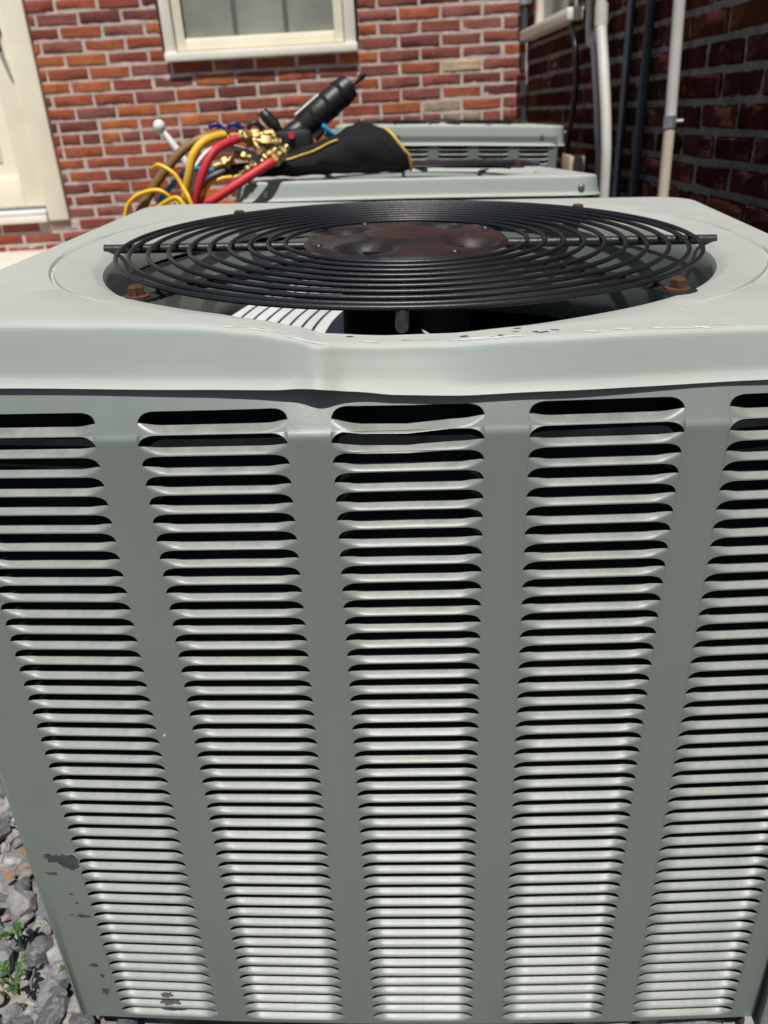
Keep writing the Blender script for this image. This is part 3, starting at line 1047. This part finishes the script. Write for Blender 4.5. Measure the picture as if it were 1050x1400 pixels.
for col in range(5):
    xc, yc, an = cell_frame(panel_y, col)
    M = Matrix.Translation((xc, yc, 0)) @ Matrix.Rotation(an, 4, 'Z')
    for k in range(NR):
        if k < 3:                          # the top rows follow the bent sheet
            mb = MB(); rr = []
            for r in lr:
                row = []
                for x, y, z in r:
                    p = M @ Vector((x, y, z + CUT0 - PZ * k))
                    tp = table(TOPZ, p.x) + LZ
                    if col == 2: p.z += (-0.0030 if k == 0 else -0.0022 if k == 1 else 0) * math.exp(-((x + 0.012) / 0.028) ** 2)
                    if k == 0: p.z = min(p.z, tp)
                    p.y += lean(p.x, p.z)
                    row.append(p)
                rr.append(row)
            mb.grid(rr)
            mb.build('louver', M_paint, front, 60)
        else:
            link('louver', R.choice(LOUVERS), front, (xc, yc, CUT0 - PZ * k), (R.uniform(-1, 1) * 0.014, R.uniform(-1, 1) * 0.001, an))
for nme, rz in (('side_panel', PI / 2), ('side_panel', -PI / 2), ('back_panel', PI)):
    p = link(nme, SIDE_SHEET, U1, (0, 0, 0), (0, 0, rz))
    stuff(link('louver_bank', SIDE_LOUV, p))
common_parts(U1, 2.31)
grille(U1, (DP, -DL, 0), 0.025, LZ - 0.0095)

# chips in the paint
def chip(x, z, w, h, seed, rough=0.35):
    rn = random.Random(seed); n = 22; pts = []
    for k in range(n):
        a = 2 * PI * k / n
        rr = 1 + rn.uniform(-rough, rough)
        pts.append((x + w / 2 * rr * math.cos(a), z + h / 2 * rr * math.sin(a)))
    y = lambda q: panel_y(q)
    rim = [(x + (p - x) * 1.10 + rn.uniform(-1, 1) * 0.0006, z + (q - z) * 1.14 + rn.uniform(-1, 1) * 0.0006) for p, q in pts]
    for poly, off, mat_ in ((rim, 0.00025, M_worn), (pts, 0.0005, M_chip)):
        mb = MB()
        mb.add([(p, y(p) - off, q + LZ) for p, q in poly] + [(x, y(x) - off, z + LZ)], [(k, n, (k + 1) % n) for k in range(n)])
        mb.build('paint_chip', mat_, front, 0)


chip(-0.3035, -0.4755, 0.020, 0.020, 3, 0.22); chip(-0.3185, -0.4715, 0.018, 0.009, 4, 0.5); chip(-0.312, -0.470, 0.012, 0.006, 14, 0.5)
chip(-0.3235, -0.492, 0.010, 0.003, 5, 0.5); chip(-0.306, -0.549, 0.012, 0.005, 6, 0.6); chip(-0.3165, -0.548, 0.006, 0.002, 7, 0.5)
chip(-0.3115, -0.519, 0.004, 0.003, 8, 0.5); chip(-0.3085, -0.531, 0.0035, 0.002, 9); chip(-0.311, -0.622, 0.008, 0.005, 10, 0.6); chip(-0.307, -0.662, 0.008, 0.009, 11, 0.5); chip(-0.3055, -0.638, 0.004, 0.006, 12, .5)


def louver_chip(row, x, w, t0, t1, seed, off=-0.0004):
    """bare patch on a louver's slope"""
    rn = random.Random(seed); xc, yc, an = cell_frame(panel_y, 0)
    a = math.radians(47); n = 20; pts = []
    for k in range(n):
        b = 2 * PI * k / n; rr = 1 + rn.uniform(-0.3, 0.3)
        u = x + w / 2 * rr * math.cos(b); t = min(max((t0 + t1) / 2 + (t1 - t0) / 2 * rr * math.sin(b), t0 - .002), t1 + .001)
        pts.append((u, t))
    base = CUT0 - PZ * row - HINGE
    # the slope starts ~1 mm above the hinge
    f = lambda u, t: (u, yc + (u - xc) * math.tan(an) + (t - 0.0011) * math.sin(a) + 0.0003 - 0.0008 * math.cos(a), base + t * math.cos(a) + 0.0004 + 0.0008 * math.sin(a))
    mb = MB(); mb.add([f(u, t) for u, t in pts], [tuple(range(n))])
    mb.build('paint_chip', M_chip, front, 0)


louver_chip(43, -0.2455, 0.022, 0.002, 0.0105, 21); louver_chip(42, -0.2455, 0.012, 0.0015, 0.006, 22)
chip(-0.2455, -0.6865, 0.022, 0.004, 23, 0.4)

# unit 2, behind it
U2 = thing('air_conditioner_unit', 'middle air conditioner half hidden behind the foreground unit, with hoses on its lid', 'air conditioner', (0.105, 2.023, 0.0117), (-0.030, 0.031, -0.035), 'outdoor air conditioning units in a row')
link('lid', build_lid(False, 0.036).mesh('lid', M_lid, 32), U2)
for rz in (0, PI / 2, -PI / 2, PI):
    p = link('side_panel', SIDE_SHEET, U2, (0, 0, 0), (0, 0, rz)); stuff(link('louver_bank', SIDE_LOUV, p))
common_parts(U2, 0.1)
grille(U2, (0, 0, 0), 0.06, LZ + 0.008, False)
for x in (-0.300, 0.325): link('screw', SKSCREW, U2, (x, -LF - 0.004, LZ - 0.022), (PI / 2 + 0.1, 0, 0))

# unit 3, farthest: louvers of the rows in view are objects
U3 = thing('air_conditioner_unit', 'farthest air conditioner, standing higher near the brick wall corner, louvers showing above the black grille', 'air conditioner', (0.272, 3.115, 0.0965), (0.0, 0.052, -0.03), 'outdoor air conditioning units in a row')
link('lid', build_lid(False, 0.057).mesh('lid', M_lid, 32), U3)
f3 = panel_sheet(flat_y3).build('front_panel', M_paint, U3, 40)
for col in range(5):
    xc, yc, an = cell_frame(flat_y3, col)
    for k in range(0, 7): link('louver', LOUVER, f3, (xc, yc, CUT0 - PZ * k))
stuff(joined_louvers(flat_y3, lambda c, k: k < 7).build('louver_bank', M_paint, f3, 60))
for rz in (PI / 2, -PI / 2, PI):
    p = link('side_panel', SIDE_SHEET, U3, (0, 0, 0), (0, 0, rz)); stuff(link('louver_bank', SIDE_LOUV, p))
common_parts(U3, 0.9)
grille(U3, (0, 0, 0), 0.1, LZ, False)
for x in (-0.165, 0.290): link('screw', SKSCREW, U3, (x, -LF - 0.004, LZ - 0.030), (PI / 2 + 0.1, 0, 0))
link('screw', SKSCREW, U3, (LW + 0.004, -LF + 0.04, LZ - 0.02), (PI / 2, 0, PI / 2))

# pads
for (x, y, zt, rz, lab) in ((0.033, 0.83, 0.019, -0.09, 'thin concrete pad under the foreground air conditioner'), (0.105, 2.045, 0.006, -0.035, 'thin concrete pad under the middle air conditioner'), (0.272, 3.115, 0.082, -0.03, 'thick concrete pad under the farthest air conditioner')):
    mb = MB(); mb.box(-0.335, 0.36, -0.315, 0.36, -0.03, zt - 0.004, 0.008)
    tag(mb.build('concrete_pad', M_concrete, None, 35, (x, y, 0), (0, 0, rz)), lab, 'concrete pad', 'pads under the air conditioners')

# ------------------------------------------------------------------ tools on the middle unit


def hose(name, label, cat, pts, r, mat, n=12, group=None, sub=8):
    return tag(MB().tube(smooth_path(pts, sub), r, n).build(name, mat, None, 60), label, cat, group)


HG = 'service hoses and cords'
hose('hose', 'thick brown hose arching down behind the yellow hose', 'hose', [(-0.62, 1.74, 0.36), (-0.575, 1.73, 0.52), (-0.523, 1.72, 0.634), (-0.453, 1.70, 0.697), (-0.415, 1.70, 0.743), (-0.379, 1.70, 0.781), (-0.339, 1.71, 0.817), (-0.295, 1.72, 0.837), (-0.262, 1.74, 0.842)], 0.0088, M_brown, group=HG)
hose('hose', 'thick yellow hose curving up between the brown hose and the red hose', 'hose', [(-0.40, 1.72, 0.42), (-0.385, 1.71, 0.55), (-0.363, 1.70, 0.664), (-0.341, 1.68, 0.736), (-0.327, 1.67, 0.773), (-0.315, 1.67, 0.805), (-0.295, 1.68, 0.828), (-0.272, 1.70, 0.837), (-0.255, 1.715, 0.839)], 0.0082, M_yellow, group=HG)
hose('hose', 'long red hose curving down from the brass manifold beside the yellow hose', 'hose', [(-0.345, 1.67, 0.40), (-0.342, 1.66, 0.54), (-0.333, 1.66, 0.653), (-0.320, 1.65, 0.708), (-0.309, 1.64, 0.746), (-0.293, 1.64, 0.780), (-0.273, 1.65, 0.810), (-0.254, 1.67, 0.823), (-0.228, 1.695, 0.832)], 0.0082, M_red, group=HG)
hose('hose', 'short straight red hose slanting across the lid corner of the middle unit', 'hose', [(-0.330, 1.655, 0.60), (-0.322, 1.655, 0.69), (-0.300, 1.652, 0.722), (-0.281, 1.650, 0.730), (-0.226, 1.660, 0.758), (-0.176, 1.680, 0.783), (-0.160, 1.695, 0.790)], 0.0088, M_red, group=HG)
hose('cord', 'thin yellow cord looping wide at the far left of the hoses', 'cord', [(-0.474, 1.68, 0.60), (-0.469, 1.68, 0.686), (-0.467, 1.68, 0.702), (-0.458, 1.68, 0.724), (-0.441, 1.68, 0.739), (-0.416, 1.68, 0.748), (-0.388, 1.68, 0.748), (-0.363, 1.68, 0.728), (-0.351, 1.68, 0.693), (-0.348, 1.68, 0.6)], 0.0042, M_cord, 8, HG)
hose('cord', 'thin yellow cord crossing in front of the yellow hose', 'cord', [(-0.395, 1.675, 0.789), (-0.382, 1.66, 0.795), (-0.370, 1.655, 0.792), (-0.350, 1.65, 0.778), (-0.337, 1.645, 0.755), (-0.325, 1.63, 0.734), (-0.318, 1.63, 0.693), (-0.315, 1.64, 0.6)], 0.0040, M_cord, 8, HG)
hose('cord', 'thin yellow cord doubled low behind the lid edge between the hoses', 'cord', [(-0.425, 1.64, 0.62), (-0.409, 1.64, 0.701), (-0.391, 1.64, 0.720), (-0.371, 1.635, 0.731), (-0.350, 1.63, 0.738), (-0.338, 1.625, 0.728), (-0.330, 1.625, 0.70), (-0.328, 1.63, 0.6)], 0.0042, M_cord, 8, HG)
hose('cord', 'thin yellow cord arching to the right above the short red hose', 'cord', [(-0.313, 1.665, 0.60), (-0.311, 1.66, 0.693), (-0.310, 1.66, 0.720), (-0.299, 1.66, 0.743), (-0.283, 1.66, 0.758), (-0.262, 1.663, 0.765), (-0.245, 1.668, 0.766)], 0.0036, M_cord, 8, HG)
hose('hose', 'thin blue tube behind the brown hose', 'hose', [(-0.44, 1.74, 0.62), (-0.409, 1.725, 0.715), (-0.389, 1.722, 0.740), (-0.356, 1.720, 0.768), (-0.329, 1.722, 0.782), (-0.290, 1.74, 0.775)], 0.0055, M_teal, 10, HG)
hose('hose', 'dark grey hose hanging low beneath the brass fittings', 'hose', [(-0.36, 1.70, 0.60), (-0.335, 1.70, 0.70), (-0.315, 1.695, 0.745), (-0.28, 1.70, 0.768), (-0.235, 1.72, 0.776), (-0.20, 1.74, 0.775)], 0.0115, M_toolblack, 12, HG)
hose('hose', 'pale grey tube behind the red hose under the brass manifold', 'hose', [(-0.37, 1.76, 0.66), (-0.345, 1.755, 0.735), (-0.320, 1.75, 0.785), (-0.285, 1.75, 0.812), (-0.24, 1.76, 0.810), (-0.20, 1.775, 0.79)], 0.0085, M_whiterod, 12, HG)
# white rod with a ball end
wr = thing('white_rod', 'white rod with a ball end leaning up behind the brown hose', 'rod', (-0.355, 1.85, 0.771))
mb = MB().tube([(0.02, 0.0, -0.035), (0.0, 0, 0), (-0.014, 0, 0.029), (-0.036, 0, 0.063), (-0.046, 0, 0.079)], [0.008, 0.008, 0.0075, 0.007, 0.0055], 12); mb.build('shaft', M_whiterod, wr, 60)
bm = bmesh.new(); bmesh.ops.create_uvsphere(bm, u_segments=18, v_segments=12, radius=0.0125)
MB().bm(bm, Matrix.Translation((-0.053, 0, 0.090)) @ Matrix.Diagonal((1, 1, 1.05, 1))).build('ball_end', M_whiterod, wr, 80)

# brass manifold with valves
mf = thing('valve_manifold', 'brass valve manifold with navy blue handles at the top of the hoses', 'manifold', (-0.2, 1.74, 0.76))


def M_to(a, b):
    a = Vector(a); b = Vector(b); d = b - a
    return Matrix.Translation(a) @ d.to_track_quat('Z', 'Y').to_matrix().to_4x4(), d.length


def fitting(name, a, b, r, mat=M_brass, hexn=True):
    """stepped fitting between two points given in world space"""
    o = Vector((0.2, -1.74, -0.76))
    M, L = M_to(Vector(a) + o, Vector(b) + o)
    mb = MB()
    mb.lathe([(0.001, 0), (r * .7, 0), (r * .75, L * .1), (r * .75, L * .28), (r * .6, L * .30), (r * .6, L * .42), (r * .62, L * .43), (r * .62, L * .8), (r * .8, L * .82), (r * .8, L), (0.001, L)], 16, M)
    if hexn:
        mb.lathe([(0.001, L * .42), (r * 1.05, L * .42), (r * 1.12, L * .46), (r * 1.12, L * .68), (r * 1.05, L * .72), (0.001, L * .72)], 6, M)
    return mb.build(name, mat, mf, 30)


fitting('valve_body', (-0.262, 1.735, 0.831), (-0.165, 1.755, 0.835), 0.013)
fitting('valve_body', (-0.215, 1.725, 0.826), (-0.150, 1.735, 0.818), 0.013)
for a, b, r in (((-0.245, 1.71, 0.836), (-0.205, 1.73, 0.838), 0.010), ((-0.282, 1.70, 0.783), (-0.243, 1.71, 0.795), 0.0115), ((-0.240, 1.705, 0.806), (-0.208, 1.705, 0.796), 0.0085), ((-0.222, 1.70, 0.776), (-0.200, 1.71, 0.782), 0.008), ((-0.200, 1.72, 0.822), (-0.178, 1.70, 0.792), 0.0095), ((-0.188, 1.70, 0.787), (-0.158, 1.715, 0.808), 0.0095), ((-0.178, 1.685, 0.783), (-0.150, 1.705, 0.798), 0.0125), ((-0.157, 1.705, 0.794), (-0.136, 1.72, 0.812), 0.0095), ((-0.165, 1.74, 0.838), (-0.150, 1.73, 0.805), 0.0105), ((-0.245, 1.69, 0.762), (-0.212, 1.695, 0.772), 0.0075), ((-0.228, 1.688, 0.770), (-0.205, 1.69, 0.783), 0.0065), ((-0.268, 1.72, 0.84), (-0.252, 1.715, 0.839), 0.0095), ((-0.229, 1.70, 0.832), (-0.205, 1.715, 0.834), 0.0100)):
    fitting('fitting', a, b, r)
for k, pts in enumerate(([(-0.288, 1.75, 0.852), (-0.283, 1.75, 0.857), (-0.272, 1.752, 0.857), (-0.263, 1.755, 0.848), (-0.260, 1.755, 0.838)], [(-0.252, 1.75, 0.850), (-0.247, 1.75, 0.856), (-0.236, 1.752, 0.856), (-0.226, 1.755, 0.848), (-0.222, 1.755, 0.838)], [(-0.214, 1.76, 0.848), (-0.206, 1.76, 0.856), (-0.196, 1.762, 0.856), (-0.186, 1.765, 0.846), (-0.182, 1.765, 0.836)])):
    o = Vector((0.2, -1.74, -0.76))
    MB().tube([p + o for p in smooth_path(pts, 5)], [0.0042] * 8 + [0.0052] * 13, 10).build('handle', M_navy if k < 2 else M_toolblack, mf, 60)

# black hand tool leaning up out of the pouch
tl = thing('hand_tool', 'black cylindrical hand tool with red button and end loop, leaning up over the pouch', 'hand tool', (-0.12, 1.84, 0.79))
A = Vector((-0.155, 1.84, 0.812)) - Vector((-0.12, 1.84, 0.79)); B = Vector((-0.004, 1.88, 0.918)) - Vector((-0.12, 1.84, 0.79))
M, L = M_to(A, B)
mb = MB(); mb.lathe([(0.001, 0), (0.020, 0), (0.024, 0.006), (0.0245, L * .22), (0.0225, L * .26), (0.0225, L * .30), (0.0265, L * .34), (0.0275, L * .6), (0.0265, L * .92), (0.0235, L * .985), (0.016, L), (0.001, L)], 24, M)
mb.build('barrel', M_toolblack, tl)
for q in range(3):
    mb = MB(); mb.lathe([(0.0265, L * (.42 + q * .20)), (0.0281, L * (.425 + q * .20)), (0.0281, L * (.47 + q * .20)), (0.0265, L * (.475 + q * .20))], 24, M); mb.build('grip_rib', M_cloth, tl)
d = (B - A).normalized()
mb = MB().tube(smooth_path([B - d * 0.006, B + d * 0.018 + Vector((0.002, 0, -0.002)), B + d * 0.032 + Vector((0.004, 0, 0.002))], 6), [0.004] * 5 + [0.0045, 0.005, 0.0055, 0.0065, 0.007, 0.0072, 0.0065, 0.004], 10); mb.build('end_loop', M_toolblack, tl, 60)
mb = MB().tube([Vector((-0.012, -0.028, 0.040)), Vector((-0.012, -0.038, 0.040))], 0.0062, 14); mb.build('button', M_button, tl)
mb = MB().tube(smooth_path([(-0.030, -0.01, 0.035), (-0.045, -0.015, 0.058), (-0.062, -0.015, 0.078), (-0.068, -0.012, 0.086)], 5), [0.010] * 5 + [0.0125] * 6 + [0.011] * 4 + [0.008], 12); mb.build('trigger_guard', M_toolblack, tl, 60)
mb = MB(); mb.box(-0.050, 0.030, -0.030, 0.03, -0.012, 0.052, 0.012); mb.build('housing', M_toolblack, tl)
mb = MB().tube([A + d * 0.062 + Vector((-0.018, -0.012, 0.020)), A + d * 0.125 + Vector((-0.018, -0.012, 0.020))], 0.0045, 8); mb.build('sight_rail', M_screw, tl)

# teal handled pliers
tp = thing('pliers', 'small teal-handled tool lying between the black tool and the pouch', 'pliers', (-0.055, 1.83, 0.80))
for a, b in (((-0.014, 0, 0.045), (0.030, -0.002, 0.021)), ((-0.008, 0.01, 0.030), (0.016, 0.008, 0.022))):
    mb = MB().tube(smooth_path([a, tuple((p + q) / 2 + e for p, q, e in zip(a, b, (0, 0, -0.004))), b], 5), [0.006, 0.0065, 0.0055, 0.0048, 0.0045, 0.0045, 0.0045, 0.005, 0.006, 0.007, 0.006], 10); mb.build('grip', M_teal, tp, 60)
mb = MB().tube([(-0.03, 0.006, 0.02), (-0.012, 0.004, 0.036)], 0.006, 8); mb.build('jaw', M_toolblack, tp)

# pouch
po = thing('tool_pouch', 'black nylon tool pouch with yellow edge binding lying on the middle unit', 'pouch', (-0.05, 1.82, 0.744))
secs = [(-0.218, 0.000, 0.012, 0.030), (-0.195, 0.002, 0.030, 0.045), (-0.155, 0.002, 0.048, 0.058), (-0.105, 0.002, 0.062, 0.064), (-0.055, 0.002, 0.080, 0.068), (-0.005, 0.002, 0.096, 0.070), (0.040, 0.003, 0.103, 0.068), (0.075, 0.005, 0.100, 0.062), (0.098, 0.006, 0.092, 0.054)]
mb = MB(); rows = []
fine = []
for i in range(len(secs) - 1):
    for t in range(5): fine.append([a + (b - a) * t / 5 for a, b in zip(secs[i], secs[i + 1])])
fine.append(list(secs[-1]))
lidz = lambda x: -0.031 * (x + 0.05)
for (x, z0, h, dp_) in fine:
    row = []
    for k in range(28):
        a = 2 * PI * k / 28
        cy = math.cos(a); cz = math.sin(a)
        e = 0.75
        yy = dp_ * (abs(cy) ** e) * (1 if cy > 0 else -1); zz = h / 2 * (abs(cz) ** 0.85) * (1 if cz > 0 else -1)
        wv = noise.noise(Vector((x * 22, yy * 22, zz * 30))) * 0.006
        zf = max(0.0, zz / h + 0.5)
        row.append((x + 0.062 - 0.055 * zf ** 2 * sstep(-0.08, 0.09, x), yy + wv - 0.02, z0 + h / 2 + zz + wv + lidz(x) + (0.006 if zz < 0 else 0)))
    rows.append(row)
mb.grid(rows, True)
mb.add(rows[0], [tuple(reversed(range(28)))])
ctr = Vector((0, 0, 0))
for p in rows[-1]: ctr += Vector(p) / 28
mb.grid([rows[-1], [tuple(Vector(p).lerp(ctr, 0.25) + Vector((-0.012, 0, 0))) for p in rows[-1]], [tuple(Vector(p).lerp(ctr, 0.85) + Vector((-0.05, 0, 0))) for p in rows[-1]]], True)
mb.build('pouch_body', M_cloth, po, 70)
mb = MB().tube(rows[-1], 0.0034, 8, closed=True); mb.build('edge_binding', M_goldtrim, po, 80)
line = []
for i in range(4, 22):
    q = Vector(rows[i][11]); line.append(q + Vector((0, -0.0035, 0.0015)))
MB().tube(line, 0.0024, 8).build('piping', M_goldtrim, po, 80)

# ------------------------------------------------------------------ pipes and fittings on the right wall
cA = thing('conduit', 'pale grey conduit nearest the camera on the side wall, clamped below its middle', 'conduit', (0.872, 2.42, 0.0), group='conduits on the side wall')
MB().tube([(0, 0.03, 3.0), (0, 0.02, 1.1), (0, 0.0, 0.80)], 0.0155, 16).build('pipe', M_pvc, cA, 60)
MB().tube([(0.0, 0.0, 0.795), (0, -0.002, 0.62), (0, 0.0, -0.01)], 0.0150, 16).build('lower_pipe', M_pvcold, cA, 60)
MB().tube([(0, 0, 0.785), (0, 0, 0.815)], 0.0178, 16).build('clamp', M_clamp, cA, 40)
mb = MB().tube([(0.012, -0.012, 0.80), (0.030, -0.014, 0.80)], 0.006, 8); mb.build('clamp_bolt', M_screw, cA, 40)
cC = thing('conduit', 'thick pale conduit with a coupling, between the thin conduit and the dark upright bars', 'conduit', (0.862, 3.0, 0.0), group='conduits on the side wall')
MB().tube(smooth_path([(0, 0.18, 3.0), (0, 0.166, 1.21), (0, 0.145, 1.091), (0, 0.075, 0.945), (0, 0.0, 0.766), (0, -0.03, 0.577), (0, -0.03, -0.01)], 6), 0.0185, 16).build('pipe', M_pvc, cC, 60)
MB().tube([(0, 0.148, 1.09), (0, 0.158, 1.155)], 0.0225, 16).build('coupling', M_pvc, cC, 40)
hose('conduit', 'thin pale conduit running behind the thick conduit beside the window sill', 'conduit', [(0.868, 3.35, 3.0), (0.868, 3.333, 1.23), (0.868, 3.254, 1.067), (0.868, 3.175, 0.903), (0.868, 3.121, 0.764), (0.868, 3.07, 0.576), (0.868, 3.07, -0.01)], 0.0130, M_pvc, 14, 'conduits on the side wall')
hose('pipe', 'slate blue upright bar, farther of the two on the side wall', 'pipe', [(0.885, 2.885, 3.0), (0.885, 2.894, 1.137), (0.885, 2.914, 0.579), (0.885, 2.92, -0.01)], 0.0145, M_slate, 12, 'dark upright bars on the side wall')  # dark slate tubes modelled for two dark upright bars on the wall
hose('pipe', 'slate blue upright bar, nearer of the two on the side wall', 'pipe', [(0.884, 2.69, 3.0), (0.884, 2.702, 1.116), (0.884, 2.716, 0.595), (0.884, 2.72, -0.01)], 0.0150, M_slate, 12, 'dark upright bars on the side wall')
hose('cable', 'black cable hanging from the side window sill down the wall', 'cable', [(0.893, 3.66, 1.142), (0.87, 3.60, 1.122), (0.862, 3.50, 1.062), (0.87, 3.482, 0.937), (0.872, 3.517, 0.836), (0.872, 3.578, 0.729), (0.872, 3.599, 0.588), (0.872, 3.60, 0.1)], 0.0115, M_cable, 10)
bx = thing('junction_box', 'yellowed plastic junction box low on the side wall between the cable and conduits', 'box', (0.86, 3.47, 0.52))
mb = MB(); mb.box(-0.012, 0.044, -0.06, 0.06, 0.0, 0.150, 0.006); mb.build('housing', M_beige, bx)
mb = MB(); mb.box(-0.020, -0.0125, -0.064, 0.064, -0.004, 0.156, 0.003); mb.build('cover', M_beige, bx)
dn = thing('downpipe', 'dark downpipe in the corner of the two brick walls, left of the side window', 'pipe', (0.874, 4.60, 0.0))
MB().tube([(0, 0, 3.1), (0, 0, 1.145)], 0.018, 14).build('pipe', M_slate, dn, 60)
mb = MB(); mb.box(-0.026, 0.03, -0.024, 0.024, 1.305, 1.335, 0.004); mb.build('bracket', M_clamp, dn)

# ------------------------------------------------------------------ gravel, weed, dry leaves
SH = []
for k in range(14):
    rn = random.Random(100 + k); bm = bmesh.new()
    for _ in range(17):
        v = Vector((rn.gauss(0, 1), rn.gauss(0, 1), rn.gauss(0, 1))).normalized()
        s = Vector((1.0, rn.uniform(.95, 1.05) * (0.62 + 0.3 * (k % 3) / 2), 0.55 + 0.25 * (k % 4) / 3))
        bm.verts.new((v.x * s.x, v.y * s.y, v.z * s.z))
    r = bmesh.ops.convex_hull(bm, input=bm.verts)
    bmesh.ops.delete(bm, geom=[e for e in r['geom_interior'] if isinstance(e, bmesh.types.BMVert)], context='VERTS')
    bmesh.ops.bevel(bm, geom=bm.edges[:], offset=0.03, segments=1, affect='EDGES')
    bmesh.ops.triangulate(bm, faces=bm.faces)
    bm.verts.index_update()
    SH.append(([q.co.copy() for q in bm.verts], [tuple(q.index for q in f.verts) for f in bm.faces])); bm.free()


def scatter(n, x0, x1, y0, y1, rmin, rmax, zb, avoid=None):
    mb = MB()
    for _ in range(n):
        x = R.uniform(x0, x1); y = R.uniform(y0, y1)
        if avoid and avoid(x, y): continue
        rr = rmin + (rmax - rmin) * R.random() ** 1.6
        vs, fs = SH[R.randrange(len(SH))]
        M = Matrix.Translation((x, y, zb + rr * R.uniform(0.0, 0.9))) @ Euler((R.uniform(-.5, .5), R.uniform(-.5, .5), R.uniform(0, 6.3))).to_matrix().to_4x4()
        mb.add([M @ (v * rr) for v in vs], fs)
    return mb


pad_hit = lambda x, y: (-0.30 < x < 0.40 and 0.50 < y < 1.18) or (-0.235 < x < 0.45 and 1.72 < y < 2.4)
gv = scatter(4200, -1.1, -0.26, 0.25, 1.45, 0.008, 0.0235, -0.018, pad_hit)
gv2 = scatter(900, -0.4, 0.9, 0.25, 0.60, 0.010, 0.026, -0.016, pad_hit); gv.add(gv2.v, gv2.f)
gv2 = scatter(1500, -1.6, 0.9, 1.2, 4.2, 0.014, 0.030, -0.018, pad_hit); gv.add(gv2.v, gv2.f)
gv2 = scatter(600, 0.40, 0.9, 0.5, 1.4, 0.010, 0.026, -0.016, pad_hit); gv.add(gv2.v, gv2.f)
go = gv.build('gravel', M_stone, None, 0)
go['label'] = 'grey and tan crushed stone gravel around the air conditioners'; stuff(go)


def leaf_mesh(name, mat, L, W, curl):
    mb = MB(); rows = []
    for i in range(6):
        t = i / 5; wd = W * math.sin(PI * (0.06 + 0.90 * t)) ** 0.8
        rows.append([(s * wd / 2, L * t, curl * math.sin(PI * t) + 0.25 * abs(s) * wd) for s in (-1, -0.5, 0, 0.5, 1)])
    return mb.grid(rows).mesh(name, mat, 80)


LEAF = leaf_mesh('leaf', M_leaf, 0.0092, 0.0062, 0.0015)


def weed(loc, n, spread, label, seed):
    rn = random.Random(seed)
    t = thing('weed', label, 'weed', loc, group='weeds growing in the gravel')
    for k in range(n):
        a = 2 * PI * k / n + rn.uniform(-.3, .3); h = rn.uniform(0.012, 0.032); d = spread * rn.uniform(.4, 1)
        p0 = Vector((0, 0, -0.012)); p2 = Vector((d * math.cos(a), d * math.sin(a), h)); p1 = (p0 + p2) / 2 + Vector((0, 0, h * 0.5))
        MB().tube(smooth_path([p0, p1, p2], 4), 0.0011, 6).build('stem', M_leaf, t, 60)
        for q in range(4):
            c = smooth_path([p0, p1, p2], 4)[4 + q if q < 3 else 8]
            link('leaf', LEAF, t, tuple(c), (rn.uniform(-.1, .5), rn.uniform(-.4, .4), a - PI / 2 + (1 if q % 2 else -1) * (0.9 if q < 3 else 0.0) + rn.uniform(-.3, .3)))
    return t


weed((-0.432, 0.560, 0.018), 5, 0.015, 'small bright green leafy weed in the gravel at the lower left corner', 3)
weed((-0.452, 0.618, 0.016), 3, 0.013, 'sparse green weed just above the bright green weed in the gravel', 8)
weed((-0.372, 0.575, 0.012), 3, 0.016, 'tiny green sprig between stones beside the foreground unit', 12)
DL_ = leaf_mesh('dry_leaf', M_dryleaf, 0.020, 0.007, 0.003)
for k, (x, y, z, rz, lab) in enumerate(((-0.487, 0.735, 0.020, 0.4, 'brown dry leaf lying flat on dark gravel, uppermost of the dry leaves'), (-0.470, 0.715, 0.022, 2.0, 'orange-brown dry leaf curled on the gravel, nearest the unit'), (-0.503, 0.700, 0.018, -0.8, 'brown dry leaf at the left picture edge on the gravel'))):
    tag(link('dry_leaf', DL_, None, (x, y, z), (0.2, 0.15 * k, rz)), lab, 'leaf', 'dry leaves on the gravel')

print('bricks', nb, nb2, 'objects', len(bpy.data.objects))
